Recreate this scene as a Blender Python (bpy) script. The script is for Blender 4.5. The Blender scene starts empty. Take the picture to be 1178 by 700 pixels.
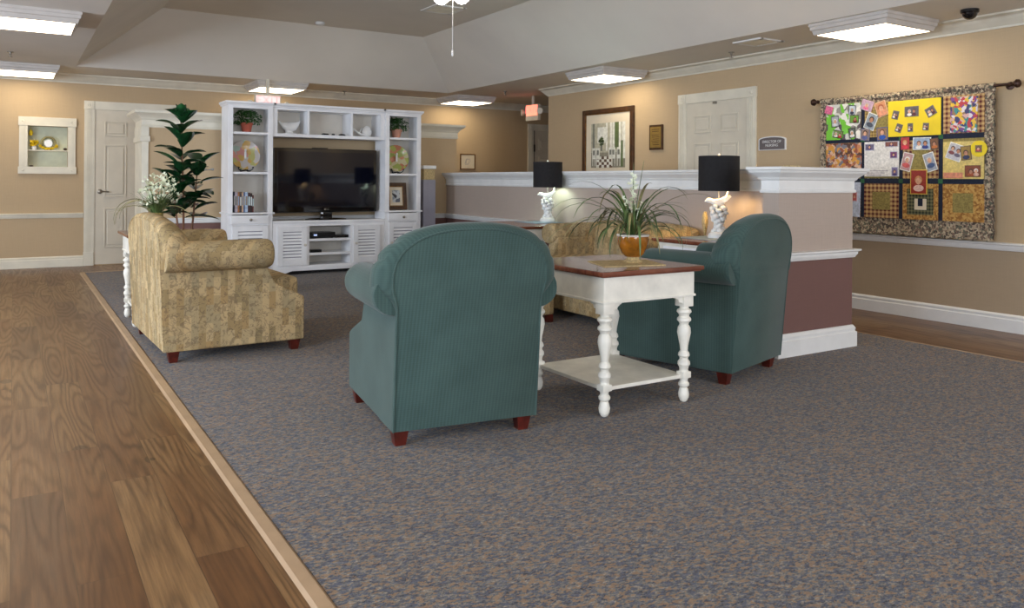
import bpy, bmesh, math, random
from mathutils import Vector, Matrix, noise
PI = math.pi
S = bpy.context.scene
C = S.collection

# ------------------------------------------------------------------ camera
F_PX, YAW, ROLL, HORIZON = 917.5, 0.559, 0.0072, 208.3
cam = bpy.data.objects.new('camera', bpy.data.cameras.new('camera')); C.objects.link(cam)
_r = Vector((math.cos(YAW), -math.sin(YAW), 0)); _f = Vector((math.sin(YAW), math.cos(YAW), 0)); _u = Vector((0, 0, 1))
r3 = _r*math.cos(ROLL) + _u*math.sin(ROLL); u3 = _u*math.cos(ROLL) - _r*math.sin(ROLL)
m = Matrix((r3, u3, -_f)).transposed().to_4x4(); m.translation = Vector((0, 0, 1.10))
cam.matrix_world = m
cam.data.sensor_width = 36; cam.data.sensor_fit = 'HORIZONTAL'
cam.data.lens = F_PX/1178*36
cam.data.shift_y = -(350-HORIZON)/1178
cam.data.clip_start = 0.05
S.camera = cam

# ------------------------------------------------------------------ light
S.view_settings.view_transform = 'Standard'; S.view_settings.look = 'None'
S.view_settings.gamma = 1; S.view_settings.use_curve_mapping = False
S.view_settings.exposure = 0.5
W = bpy.data.worlds.new('world'); S.world = W; W.use_nodes = True
W.node_tree.nodes['Background'].inputs[0].default_value = (0.72, 0.82, 1.0, 1)
W.node_tree.nodes['Background'].inputs[1].default_value = 0.6
PANEL = 5.5          # ceiling panel emission
PANEL_COL = (1.0, 0.84, 0.60)
def area(name, loc, target, sx, sy, watts, col):
    l = bpy.data.lights.new(name, 'AREA'); l.shape = 'RECTANGLE'; l.size = sx; l.size_y = sy; l.energy = watts; l.color = col
    o = bpy.data.objects.new(name, l); C.objects.link(o); o.location = loc
    o.rotation_euler = (Vector(target)-Vector(loc)).to_track_quat('-Z', 'Y').to_euler()
    return o
area('window_daylight', (0.0, -3.85, 1.45), (0.8, 6, 2.0), 2.6, 1.7, 100, (0.84, 0.90, 1.0))
area('window_daylight', (4.0, -3.85, 1.45), (3.2, 6, 2.0), 2.6, 1.7, 100, (0.84, 0.90, 1.0))
area('window_daylight', (-3.85, 1.6, 1.45), (3, 2.6, 2.4), 2.4, 1.7, 140, (0.74, 0.85, 1.0))
area('window_daylight', (-3.85, 6.2, 1.45), (3, 6.2, 2.4), 2.4, 1.7, 140, (0.74, 0.85, 1.0))

# ------------------------------------------------------------------ helpers
def lin(c):
    return tuple(((v/255)/12.92 if v/255 <= 0.04045 else ((v/255+0.055)/1.055)**2.4) for v in c) + (1.0,)
class NT:
    def __init__(s, name):
        s.m = bpy.data.materials.new(name); s.m.use_nodes = True; s.t = s.m.node_tree; s.b = s.t.nodes['Principled BSDF']
    def n(s, typ, ins=None, **kw):
        x = s.t.nodes.new(typ)
        for k, v in kw.items(): setattr(x, k, v)
        for k, v in (ins or {}).items():
            if isinstance(v, bpy.types.NodeSocket): s.t.links.new(v, x.inputs[k])
            else: x.inputs[k].default_value = v
        return x
    def math(s, op, a, b=0.0, c=None):
        d = {0: a, 1: b}
        if c is not None: d[2] = c
        return s.n('ShaderNodeMath', d, operation=op).outputs[0]
    def ramp(s, fac, stops, interp='LINEAR'):
        r = s.n('ShaderNodeValToRGB', {0: fac}); cr = r.color_ramp; cr.interpolation = interp
        while len(cr.elements) < len(stops): cr.elements.new(0.5)
        for e, (p, c) in zip(cr.elements, stops): e.position = p; e.color = lin(c)
        return r.outputs[0]
    def mix(s, fac, a, b, mode='MIX'):
        x = s.n('ShaderNodeMix', data_type='RGBA', blend_type=mode)
        for i, v in ((0, fac), (6, a), (7, b)):
            if isinstance(v, bpy.types.NodeSocket): s.t.links.new(v, x.inputs[i])
            else: x.inputs[i].default_value = v
        return x.outputs[2]
    def set(s, **kw):
        for k, v in kw.items():
            k = k.replace('_', ' ')
            if isinstance(v, bpy.types.NodeSocket): s.t.links.new(v, s.b.inputs[k])
            else: s.b.inputs[k].default_value = v
    def bump(s, h, strength, dist=0.01):
        s.t.links.new(s.n('ShaderNodeBump', {'Height': h, 'Strength': strength, 'Distance': dist}).outputs[0], s.b.inputs['Normal'])
    def obj(s): return s.n('ShaderNodeTexCoord').outputs['Object']
    def noise(s, vec, scale, detail=3, rough=0.55, dist=0.0):
        return s.n('ShaderNodeTexNoise', {'Vector': vec, 'Scale': scale, 'Detail': detail, 'Roughness': rough, 'Distortion': dist}).outputs[0]
def plain(name, col, rough=0.5, metal=0.0, vary=0.06, scale=6.0, bump=0.0, bscale=200, spec=0.5, coat=0.0):
    k = NT(name); v = k.obj(); nz = k.noise(v, scale)
    dark = tuple(c*(1-vary) for c in col); lite = tuple(min(255, c*(1+vary)) for c in col)
    k.set(Base_Color=k.ramp(nz, [(0.3, dark), (0.7, lite)]), Roughness=rough, Metallic=metal)
    k.b.inputs['Specular IOR Level'].default_value = spec; k.b.inputs['Coat Weight'].default_value = coat
    if bump: k.bump(k.noise(v, bscale, 2), bump, 0.002)
    return k.m
def emit(name, col, strength):
    k = NT(name); k.set(Base_Color=(0.9, 0.9, 0.9, 1), Emission_Color=tuple(col)+(1,), Emission_Strength=strength); return k.m

class MB:
    """collects shapes into one mesh"""
    def __init__(s): s.b = bmesh.new(); s.M = Matrix()
    def _fin(s, vs, mi):
        for v in vs: v.co = s.M @ v.co
        fs = set(f for v in vs for f in v.link_faces)
        for f in fs: f.material_index = mi
    def box(s, x0, x1, y0, y1, z0, z1, bev=0.0, mi=0, M=None):
        g = bmesh.ops.create_cube(s.b, size=1); vs = g['verts']
        for v in vs: v.co = Vector(((x0+x1)/2+v.co.x*(x1-x0), (y0+y1)/2+v.co.y*(y1-y0), (z0+z1)/2+v.co.z*(z1-z0)))
        if bev:
            es = list(set(e for v in vs for e in v.link_edges))
            r = bmesh.ops.bevel(s.b, geom=es, offset=bev, segments=2, affect='EDGES', profile=0.6)
            vs = list(set(r['verts']) | set(v for v in vs if v.is_valid))
        if M is not None:
            for v in vs: v.co = M @ v.co
        s._fin(vs, mi); return s
    def lathe(s, prof, cx=0, cy=0, z0=0, n=20, mi=0, sx=1, sy=1, M=None, cap=True):
        rings = []; vs = []
        for r, z in prof:
            ring = [s.b.verts.new((cx+r*sx*math.cos(2*PI*i/n), cy+r*sy*math.sin(2*PI*i/n), z0+z)) for i in range(n)]
            rings.append(ring); vs += ring
        for a, b in zip(rings, rings[1:]):
            for i in range(n): s.b.faces.new((a[i], a[(i+1) % n], b[(i+1) % n], b[i]))
        if cap:
            s.b.faces.new(rings[0][::-1]); s.b.faces.new(rings[-1])
        if M is not None:
            for v in vs: v.co = M @ v.co
        s._fin(vs, mi); return s
    def ball(s, c, rx, ry=None, rz=None, sub=2, mi=0, M=None, wob=0, ws=8):
        ry = ry or rx; rz = rz or rx
        vs = bmesh.ops.create_icosphere(s.b, subdivisions=sub, radius=1)['verts']
        for v in vs:
            k = 1 + (wob*noise.noise(Vector(c)*3+v.co*ws*0.25) if wob else 0)
            v.co = Vector((v.co.x*rx*k, v.co.y*ry*k, v.co.z*rz*k))
            if M is not None: v.co = M @ v.co
            v.co += Vector(c)
        s._fin(vs, mi); return s
    def tube(s, pts, rad, n=8, mi=0, cap=True):
        pts = [Vector(p) for p in pts]; rings = []; vs = []
        rr = rad if isinstance(rad, (list, tuple)) else [rad]*len(pts)
        pn = None
        for i, p in enumerate(pts):
            t = (pts[min(i+1, len(pts)-1)]-pts[max(i-1, 0)]).normalized()
            if pn is None:
                a = Vector((0, 0, 1)) if abs(t.z) < 0.9 else Vector((1, 0, 0)); pn = t.cross(a).normalized()
            else: pn = (pn - t*pn.dot(t)).normalized()
            bn = t.cross(pn)
            ring = [s.b.verts.new(p+(pn*math.cos(2*PI*k/n)+bn*math.sin(2*PI*k/n))*rr[i]) for k in range(n)]
            rings.append(ring); vs += ring
        for a, b in zip(rings, rings[1:]):
            for k in range(n): s.b.faces.new((a[k], a[(k+1) % n], b[(k+1) % n], b[k]))
        if cap: s.b.faces.new(rings[0][::-1]); s.b.faces.new(rings[-1])
        s._fin(vs, mi); return s
    def poly(s, pts, mi=0):
        vs = [s.b.verts.new(p) for p in pts]; s.b.faces.new(vs); s._fin(vs, mi); return s
    def prism(s, pts, d, mi=0):
        """polygon (list of 3D points) pushed along vector d"""
        d = Vector(d); a = [s.b.verts.new(p) for p in pts]; b = [s.b.verts.new(Vector(p)+d) for p in pts]
        s.b.faces.new(a); s.b.faces.new(b[::-1]); n = len(a)
        for i in range(n): s.b.faces.new((a[i], b[i], b[(i+1) % n], a[(i+1) % n]))
        s._fin(a+b, mi); return s
    def loft(s, secs, mi=0, closed=True, cap=True):
        rings = [[s.b.verts.new(p) for p in sec] for sec in secs]; n = len(rings[0])
        for a, b in zip(rings, rings[1:]):
            for i in range(n if closed else n-1): s.b.faces.new((a[i], a[(i+1) % n], b[(i+1) % n], b[i]))
        if cap: s.b.faces.new(rings[0][::-1]); s.b.faces.new(rings[-1])
        s._fin([v for r in rings for v in r], mi); return s
    def mould(s, prof, path, side=1, closed=False, mi=0):
        """profile [(out, z)] swept along a floor-plan path, offset to the `side` (+1 left of travel), mitred"""
        P = [Vector((p[0], p[1], 0)) for p in path]; n = len(P); secs = []
        for i in range(n):
            def nrm(a, b): t = (b-a).normalized(); return Vector((-t.y, t.x, 0))*side
            a = nrm(P[i-1], P[i]) if (i > 0 or closed) else None
            b = nrm(P[i], P[(i+1) % n]) if (i < n-1 or closed) else None
            if a is None: nn = b
            elif b is None: nn = a
            else: nn = (a+b); nn = nn/max(0.2, nn.length_squared)*2
            secs.append([P[i]+nn*o+Vector((0, 0, z)) for o, z in prof])
        if closed: secs.append(secs[0])
        s.loft(secs, mi, True, not closed); return s
    def build(s, name, mats, parent=None, smooth=False, loc=None, sub=0, auto=35):
        bmesh.ops.remove_doubles(s.b, verts=s.b.verts, dist=1e-6)
        bmesh.ops.recalc_face_normals(s.b, faces=s.b.faces)
        me = bpy.data.meshes.new(name)
        if smooth:
            for f in s.b.faces: f.smooth = True
            for e in s.b.edges:
                if len(e.link_faces) == 2 and e.calc_face_angle(0) > math.radians(auto): e.smooth = False
        s.b.to_mesh(me); s.b.free()
        for mt in (mats if isinstance(mats, (list, tuple)) else [mats]): me.materials.append(mt)
        o = bpy.data.objects.new(name, me); C.objects.link(o)
        if parent is not None: o.parent = parent
        if loc is not None: o.location = loc
        if sub:
            md = o.modifiers.new('subsurf', 'SUBSURF'); md.levels = sub; md.render_levels = sub
        return o
def tag(o, label, cat, group=None, kind=None):
    o['label'] = label; o['category'] = cat
    if group: o['group'] = group
    if kind: o['kind'] = kind
    return o
def thing(name, label, cat, loc=(0, 0, 0), rz=0, group=None):
    o = bpy.data.objects.new(name, None); C.objects.link(o); o.location = loc; o.rotation_euler = (0, 0, rz); o.empty_display_size = 0.1
    return tag(o, label, cat, group)
def struct(o): o['kind'] = 'structure'; return o
def copy_tree(o, parent=None):
    c = o.copy(); C.objects.link(c); c.parent = parent
    for ch in list(o.children): copy_tree(ch, c)
    return c
def text(name, body, size, mat, parent, loc, rot, ext=0.001, align='CENTER'):
    cu = bpy.data.curves.new(name, 'FONT'); cu.body = body; cu.size = size; cu.extrude = ext; cu.align_x = align; cu.align_y = 'CENTER'
    t = bpy.data.objects.new(name, cu); C.objects.link(t)
    dg = bpy.context.evaluated_depsgraph_get(); me = bpy.data.meshes.new_from_object(t.evaluated_get(dg))
    bpy.data.objects.remove(t); me.materials.clear(); me.materials.append(mat)
    o = bpy.data.objects.new(name, me); C.objects.link(o); o.parent = parent; o.location = loc; o.rotation_euler = rot
    return o

# ------------------------------------------------------------------ materials
def wall_mat(name, col):
    k = NT(name); v = k.obj()
    big = k.noise(v, 1.5, 2)
    sep = k.n('ShaderNodeSeparateXYZ', {0: v})
    st = k.noise(k.n('ShaderNodeVectorMath', {0: v, 1: (160, 160, 6)}, operation='MULTIPLY').outputs[0], 1.0, 3)
    st2 = k.noise(k.n('ShaderNodeVectorMath', {0: v, 1: (8, 8, 260)}, operation='MULTIPLY').outputs[0], 1.0, 2)
    f = k.math('ADD', k.math('MULTIPLY', big, 0.3), k.math('MULTIPLY', k.math('ADD', st, st2), 0.35))
    k.set(Base_Color=k.ramp(f, [(0.3, tuple(c*0.97 for c in col)), (0.7, tuple(min(255, c*1.03) for c in col))]), Roughness=0.75)
    k.bump(k.math('ADD', st, st2), 0.05, 0.001)
    return k.m
M = {}
M['wall'] = wall_mat('tan_wallpaper', (190, 166, 132))
M['wall_low'] = wall_mat('tan_wallpaper_lower', (172, 152, 126))
M['taupe'] = wall_mat('taupe_wallpaper', (180, 164, 152))
M['burgundy'] = wall_mat('burgundy_wallpaper', (116, 84, 78))
M['ceiling'] = plain('ceiling_paint', (222, 217, 208), 0.85, vary=0.02, scale=1.2, bump=0.1)
M['fixture'] = plain('light_box_frame', (196, 190, 184), 0.5, vary=0.03)
M['trim'] = plain('cream_trim', (224, 218, 200), 0.4, vary=0.03)
M['white'] = plain('white_trim', (232, 232, 230), 0.38, vary=0.02)
M['door'] = plain('door_paint', (216, 208, 190), 0.4, vary=0.02)
M['cab'] = plain('white_cabinet_paint', (238, 238, 240), 0.38, vary=0.04, scale=3)
M['cab_in'] = plain('white_cabinet_inside', (215, 208, 196), 0.5, vary=0.04, scale=3)
M['tablewhite'] = plain('distressed_white_paint', (232, 228, 216), 0.4, vary=0.05, scale=9)
M['strip'] = plain('tan_floor_strip', (172, 144, 114), 0.45, vary=0.05)
M['black'] = plain('black_plastic', (14, 14, 16), 0.25, vary=0.1)
M['gloss'] = plain('gloss_black', (6, 6, 9), 0.06, vary=0.1, coat=0.5)
M['screen'] = plain('television_screen', (12, 14, 26), 0.05, vary=0.02, spec=0.5)
M['dark'] = plain('gap_shade', (22, 20, 20), 0.8)  # near-black colour standing in for shade in gaps; the hinges share it
M['shade'] = plain('black_shade_fabric', (22, 20, 22), 0.85, vary=0.2, scale=40, bump=0.3, bscale=300)
M['shade_in'] = plain('shade_lining', (200, 190, 170), 0.8)
M['ceramic'] = plain('white_ceramic', (240, 240, 238), 0.18, vary=0.02)
M['metal'] = plain('brushed_metal', (150, 145, 135), 0.3, metal=0.9)
M['bronze'] = plain('dark_bronze', (62, 40, 30), 0.4, metal=0.5)
M['mahog'] = plain('mahogany_leg', (84, 30, 22), 0.3, vary=0.25, scale=20)
M['amber'] = plain('amber_glaze', (146, 90, 22), 0.15, vary=0.25, scale=14, coat=0.6)
M['terra'] = plain('terracotta', (186, 96, 76), 0.8, vary=0.08)
M['terra_pale'] = plain('pale_terracotta', (205, 150, 128), 0.8, vary=0.08)
M['soil'] = plain('potting_soil', (50, 38, 28), 0.95, vary=0.4, scale=60)
M['leaf_dark'] = plain('rubber_plant_leaf', (24, 62, 34), 0.22, vary=0.4, scale=9, coat=0.3)
M['leaf_mid'] = plain('grassy_leaf', (76, 96, 54), 0.45, vary=0.35, scale=12)
M['leaf_pale'] = plain('dried_grass_leaf', (132, 124, 82), 0.5, vary=0.3, scale=12)
M['leaf_bush'] = plain('bush_leaf', (42, 82, 30), 0.5, vary=0.4, scale=30)
M['petal'] = plain('white_petal', (228, 232, 206), 0.6, vary=0.05)
M['stem'] = plain('plant_stem', (112, 72, 48), 0.6, vary=0.2)
M['placemat'] = plain('woven_placemat', (188, 166, 120), 0.8, vary=0.15, scale=90, bump=0.4)
M['gold'] = plain('antique_gold', (128, 92, 46), 0.4, metal=0.6, vary=0.2, scale=30)
M['framebrown'] = plain('dark_brown_frame', (70, 44, 22), 0.35, vary=0.25, scale=15)
M['mat'] = plain('cream_mat_board', (226, 214, 190), 0.8, vary=0.02)
M['blueglass'] = plain('blue_grey_doily', (120, 140, 156), 0.5, vary=0.1)
M['postgrey'] = plain('grey_post', (150, 148, 160), 0.4, vary=0.03)
M['yellow'] = plain('yellow_paper', (236, 208, 40), 0.7, vary=0.04)
M['navy'] = plain('navy_cotton', (24, 32, 52), 0.9, vary=0.2, scale=60)
M['seam_green'] = plain('green_cotton', (44, 92, 60), 0.9, vary=0.2)
M['red_glow'] = emit('exit_letters', (1.0, 0.05, 0.03), 0.8)
M['exit_face'] = emit('exit_face', (1.0, 0.84, 0.78), 0.45)
M['exit_body'] = plain('exit_sign_housing', (220, 214, 196), 0.5)
M['panel'] = emit('ceiling_light_lens', PANEL_COL, PANEL)
M['globe'] = emit('glass_globe', (1.0, 0.92, 0.8), 9)
M['bulb_warm'] = emit('warm_bulb', (1.0, 0.66, 0.28), 12)
M['bulb_cool'] = emit('cool_bulb', (0.80, 1.0, 0.88), 12)

def wood_floor():
    k = NT('wood_plank_floor'); v = k.obj(); s = k.n('ShaderNodeSeparateXYZ', {0: v}); x, y = s.outputs[0], s.outputs[1]
    bv = k.n('ShaderNodeCombineXYZ', {0: y, 1: x, 2: 0.0}).outputs[0]
    def brick(m1, m2, ms):
        b = k.n('ShaderNodeTexBrick', {'Vector': bv, 'Color1': (0, 0, 0, 1), 'Color2': (1, 1, 1, 1), 'Mortar': (0.5, 0.5, 0.5, 1), 'Scale': 1.0, 'Mortar Size': ms, 'Brick Width': 1.22, 'Row Height': 0.152})
        b.offset = 0.37; b.offset_frequency = 2; return b
    b = brick(0, 1, 0.0012); rnd = k.n('ShaderNodeSeparateColor', {0: b.outputs[0]}).outputs[0]
    gv = k.n('ShaderNodeCombineXYZ', {0: k.math('MULTIPLY', x, 7.0), 1: k.math('MULTIPLY', y, 0.6), 2: k.math('MULTIPLY', rnd, 37.0)}).outputs[0]
    n1 = k.noise(gv, 1.0, 1.2, 0.35, 0.1)
    rings = k.math('MULTIPLY_ADD', k.math('SINE', k.math('MULTIPLY_ADD', k.noise(k.n('ShaderNodeCombineXYZ', {0: k.math('MULTIPLY', x, 60.0), 1: k.math('MULTIPLY', y, 8.0), 2: rnd}).outputs[0], 1.0, 3), 2.5, k.math('MULTIPLY', n1, 84.0))), 0.5, 0.5)
    fine = k.noise(k.n('ShaderNodeCombineXYZ', {0: k.math('MULTIPLY', x, 90.0), 1: k.math('MULTIPLY', y, 3.0), 2: rnd}).outputs[0], 1.0, 4, 0.7)
    blotch = k.noise(k.n('ShaderNodeCombineXYZ', {0: k.math('MULTIPLY', x, 4.0), 1: k.math('MULTIPLY', y, 1.3), 2: k.math('MULTIPLY', rnd, 9.0)}).outputs[0], 1.0, 3)
    base = k.ramp(k.math('ADD', k.math('MULTIPLY', rnd, 0.45), k.math('MULTIPLY', blotch, 0.6)), [(0.15, (82, 50, 28)), (0.45, (122, 84, 50)), (0.75, (146, 112, 74)), (1.0, (166, 140, 106))])
    c = k.mix(k.math('MULTIPLY', k.math('POWER', rings, 2.6), k.math('MULTIPLY', k.math('SUBTRACT', k.noise(k.obj(), 1.6, 2), 0.22), 1.6)), base, lin((66, 40, 22)))
    c = k.mix(k.math('MULTIPLY', fine, 0.35), c, lin((72, 46, 28)), 'MULTIPLY') if False else k.mix(k.math('MULTIPLY', k.math('SUBTRACT', fine, 0.38), 1.8), c, lin((58, 38, 22)))
    kn = k.n('ShaderNodeTexVoronoi', {'Vector': k.n('ShaderNodeCombineXYZ', {0: k.math('MULTIPLY', x, 3.2), 1: k.math('MULTIPLY', y, 1.7), 2: rnd}).outputs[0], 'Scale': 1.0}).outputs[0]
    c = k.mix(k.math('MULTIPLY', k.math('LESS_THAN', kn, 0.09), 0.6), c, lin((44, 26, 14)))
    c = k.mix(k.math('MULTIPLY', b.outputs[1], 0.6), c, lin((48, 30, 18)))
    k.set(Base_Color=c, Roughness=k.math('MULTIPLY_ADD', rings, 0.05, 0.32))
    k.bump(k.math('SUBTRACT', 1.0, b.outputs[1]), 0.15, 0.002)
    return k.m
M['wood'] = wood_floor()
def carpet():
    k = NT('flecked_carpet'); v = k.obj()
    vv = k.n('ShaderNodeMapping', {'Vector': v, 'Rotation': (0, 0, 0.6), 'Scale': (1, 1.7, 1)}).outputs[0]
    a = k.noise(vv, 58, 3, 0.75); b2 = k.noise(k.n('ShaderNodeVectorMath', {0: vv, 1: (9, 4, 2)}).outputs[0], 48, 2, 0.7); w = k.noise(v, 1.2, 2)
    c = k.ramp(a, [(0.34, (34, 34, 38)), (0.44, (70, 72, 82)), (0.52, (100, 98, 97)), (0.6, (134, 122, 104)), (0.68, (160, 150, 138))])
    c = k.mix(k.math('MULTIPLY', k.math('GREATER_THAN', b2, 0.56), 0.75), c, lin((146, 112, 78)))
    c = k.mix(k.math('MULTIPLY', k.math('LESS_THAN', b2, 0.42), 0.6), c, lin((70, 78, 102)))
    c = k.mix(k.math('MULTIPLY', w, 0.15), c, lin((88, 80, 70)))
    k.set(Base_Color=c, Roughness=0.95); k.b.inputs['Specular IOR Level'].default_value = 0.1
    k.b.inputs['Sheen Weight'].default_value = 0.15
    k.bump(k.noise(v, 260, 2), 0.7, 0.004)
    return k.m
M['carpet'] = carpet()
def uvz(k):
    s = k.n('ShaderNodeSeparateXYZ', {0: k.obj()}); u = k.math('ADD', s.outputs[0], s.outputs[1]); return u, s.outputs[2]
def beige():
    k = NT('patchwork_leaf_upholstery'); u, z = uvz(k)
    bv = k.n('ShaderNodeCombineXYZ', {0: z, 1: u, 2: 0.0}).outputs[0]
    b = k.n('ShaderNodeTexBrick', {'Vector': bv, 'Color1': (0, 0, 0, 1), 'Color2': (1, 1, 1, 1), 'Scale': 1.0, 'Mortar Size': 0.0, 'Brick Width': 0.11, 'Row Height': 0.042})
    f = k.n('ShaderNodeSeparateColor', {0: b.outputs[0]}).outputs[0]
    c = k.ramp(f, [(0.0, (178, 149, 104)), (0.3, (158, 139, 102)), (0.6, (202, 176, 132)), (0.9, (174, 156, 120))])
    o = k.obj()
    wv = k.n('ShaderNodeTexWave', {'Vector': o, 'Scale': 14.0, 'Distortion': 13.0, 'Detail': 2.0, 'Detail Scale': 1.6}).outputs[1]
    n = k.noise(o, 20, 3, 0.6, 1.2)
    l = k.math('MULTIPLY', k.math('GREATER_THAN', n, 0.52), k.math('LESS_THAN', wv, 0.35))
    c = k.mix(k.math('MULTIPLY', l, 0.5), c, lin((108, 92, 76)))
    l2 = k.math('LESS_THAN', k.math('ABSOLUTE', k.math('SUBTRACT', n, 0.5)), 0.012)
    c = k.mix(k.math('MULTIPLY', l2, 0.55), c, lin((92, 84, 76)))
    k.set(Base_Color=c, Roughness=0.9); k.b.inputs['Specular IOR Level'].default_value = 0.15
    k.bump(k.noise(o, 300, 2), 0.3, 0.002)
    return k.m
M['beige'] = beige()
def green():
    k = NT('teal_green_upholstery'); u, z = uvz(k)
    st = k.math('MULTIPLY_ADD', k.math('SINE', k.math('MULTIPLY', u, 420.0)), 0.5, 0.5)
    wv = k.math('MULTIPLY_ADD', k.math('SINE', k.math('MULTIPLY', z, 700.0)), 0.5, 0.5)
    nz = k.noise(k.obj(), 5, 3)
    f = k.math('ADD', k.math('MULTIPLY', nz, 0.5), k.math('ADD', k.math('MULTIPLY', st, 0.14), k.math('MULTIPLY', wv, 0.06)))
    k.set(Base_Color=k.ramp(f, [(0.2, (54, 74, 70)), (0.8, (82, 106, 101))]), Roughness=0.85)
    k.b.inputs['Specular IOR Level'].default_value = 0.2; k.b.inputs['Sheen Weight'].default_value = 0.2
    k.bump(st, 0.08, 0.001)
    return k.m
M['green'] = green()
def redwood():
    k = NT('cherry_table_top'); s = k.n('ShaderNodeVectorMath', {0: k.obj(), 1: (3, 30, 3)}, operation='MULTIPLY').outputs[0]
    k.set(Base_Color=k.ramp(k.noise(s, 1.5, 4), [(0.3, (92, 44, 30)), (0.7, (132, 76, 54))]), Roughness=0.22); k.b.inputs['Coat Weight'].default_value = 0.3
    return k.m
M['cherry'] = redwood()
def palette(name, cols, scale=30, rough=0.7, dist=0.0, seed=0):
    k = NT(name); v = k.n('ShaderNodeVectorMath', {0: k.obj(), 1: (seed*1.7, seed*0.9, seed)}).outputs[0]
    if dist:
        nn = k.n('ShaderNodeTexNoise', {'Vector': v, 'Scale': scale*0.7}); v = k.mix(dist, v, nn.outputs[1])
    vo = k.n('ShaderNodeTexVoronoi', {'Vector': v, 'Scale': float(scale)}); f = k.n('ShaderNodeSeparateColor', {0: vo.outputs[1]}).outputs[0]
    n = len(cols); k.set(Base_Color=k.ramp(f, [(i/n, c) for i, c in enumerate(cols)], 'CONSTANT'), Roughness=rough)
    return k.m
M['floral'] = palette('floral_ruffle', [(78, 68, 62), (166, 150, 124), (110, 96, 84), (190, 176, 150), (128, 106, 92), (96, 98, 84), (176, 158, 134)], 75, 0.9, 0.02)
M['books'] = palette('book_covers', [(40, 44, 70), (150, 60, 50), (200, 190, 170)], 8)
def plaid(name, a, b, sc):
    k = NT(name); s = k.n('ShaderNodeSeparateXYZ', {0: k.obj()})
    f = [k.math('GREATER_THAN', k.math('SINE', k.math('MULTIPLY', s.outputs[i], sc)), 0.0) for i in (0, 2)]
    c = k.mix(k.math('MULTIPLY', k.math('ADD', f[0], f[1]), 0.5), lin(a), lin(b)); k.set(Base_Color=c, Roughness=0.9)
    return k.m
M['plaid_red'] = plaid('red_check_cotton', (96, 38, 36), (200, 166, 112), 170)
M['plaid_tan'] = plaid('tan_check_cotton', (120, 96, 52), (190, 160, 96), 240)
M['olive'] = plain('olive_cotton', (142, 128, 74), 0.9, vary=0.15, scale=80)
M['greenblk'] = plaid('green_check_cotton', (44, 50, 40), (120, 118, 84), 230)
M['orangefab'] = palette('orange_print_cotton', [(182, 134, 70), (150, 104, 52), (200, 160, 90)], 70, 0.9)

# ------------------------------------------------------------------ room shell
XR, YB, ZC = 6.294, 11.28, 2.38
b = MB(); b.box(-4.0, 9.6, -4.0, 11.4, -0.12, 0.0); struct(b.build('floor', M['wood']))
CE = (5.27)
b = MB(); b.box(0.71, CE-0.01, -3.9, 10.4, 0.0, 0.008); struct(b.build('carpet', M['carpet']))
b = MB()
b.prism([(0.655, -3.9, 0), (0.665, -3.9, 0.009), (0.70, -3.9, 0.011), (0.715, -3.9, 0)], (0, 14.34, 0)); struct(b.build('trim_1', M['strip']))
b = MB(); b.prism([(CE-0.02, -3.9, 0), (CE-0.012, -3.9, 0.012), (CE+0.006, -3.9, 0.01), (CE+0.012, -3.9, 0)], (0, 14.3, 0)); struct(b.build('trim_2', M['strip']))
b = MB(); b.box(0.67, CE, 10.395, 10.44, 0, 0.011); struct(b.build('trim_3', M['strip']))
# back wall with a recess for the display niche
NX0, NX1, NZ0, NZ1 = 0.147, 0.572, 1.232, 1.728
b = MB()
b.box(-4, NX0, YB, YB+0.14, 0, 2.5); b.box(NX1, 9.6, YB, YB+0.14, 0, 2.5)
b.box(NX0, NX1, YB, YB+0.14, 0, NZ0); b.box(NX0, NX1, YB, YB+0.14, NZ1, 2.5); b.box(NX0, NX1, YB+0.13, YB+0.14, NZ0, NZ1)
struct(b.build('wall_back', M['wall']))
b = MB(); b.box(XR, XR+0.14, -4, 9.12, 0.64, 2.5); b.box(XR, XR+0.14, -4, 9.12, 0, 0.64, mi=1); b.box(XR+0.14, 9.6, 8.98, 9.12, 0, 2.5)
struct(b.build('wall_right', [M['wall'], M['wall_low']]))
def windowed(name, axis, pos, a0, a1, wins, th):
    b = MB(); z0, z1 = 0.6, 2.3
    def bx(p, q, zz0, zz1):
        if axis == 'y': b.box(p, q, min(pos, pos+th), max(pos, pos+th), zz0, zz1)
        else: b.box(min(pos, pos+th), max(pos, pos+th), p, q, zz0, zz1)
    e = a0
    for w0, w1 in wins:
        bx(e, w0, 0, 2.5); bx(w0, w1, 0, z0); bx(w0, w1, z1, 2.5); e = w1
    bx(e, a1, 0, 2.5)
    struct(b.build(name, M['wall']))
    for i, (w0, w1) in enumerate(wins):
        f = MB()
        for p, q, zz0, zz1 in ((w0, w0+0.06, z0, z1), (w1-0.06, w1, z0, z1), (w0, w1, z0, z0+0.06), (w0, w1, z1-0.06, z1), ((w0+w1)/2-0.025, (w0+w1)/2+0.025, z0, z1)):
            if axis == 'y': f.box(p, q, pos+th*0.45, pos+th*0.65, zz0, zz1)
            else: f.box(pos+th*0.45, pos+th*0.65, p, q, zz0, zz1)
        struct(f.build('window_%d' % (i+1 + (0 if axis == 'y' else 2)), M['white']))
windowed('wall_front', 'y', -4, -4, 9.6, [(-1.3, 1.3), (2.7, 5.3)], -0.14)
windowed('wall_left', 'x', -4, -4, 11.4, [(0.4, 2.8), (5.0, 7.4)], -0.14)
b = MB(); b.box(9.6, 9.74, -4, 11.4, 0, 2.5); struct(b.build('wall_corridor', M['wall']))
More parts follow.
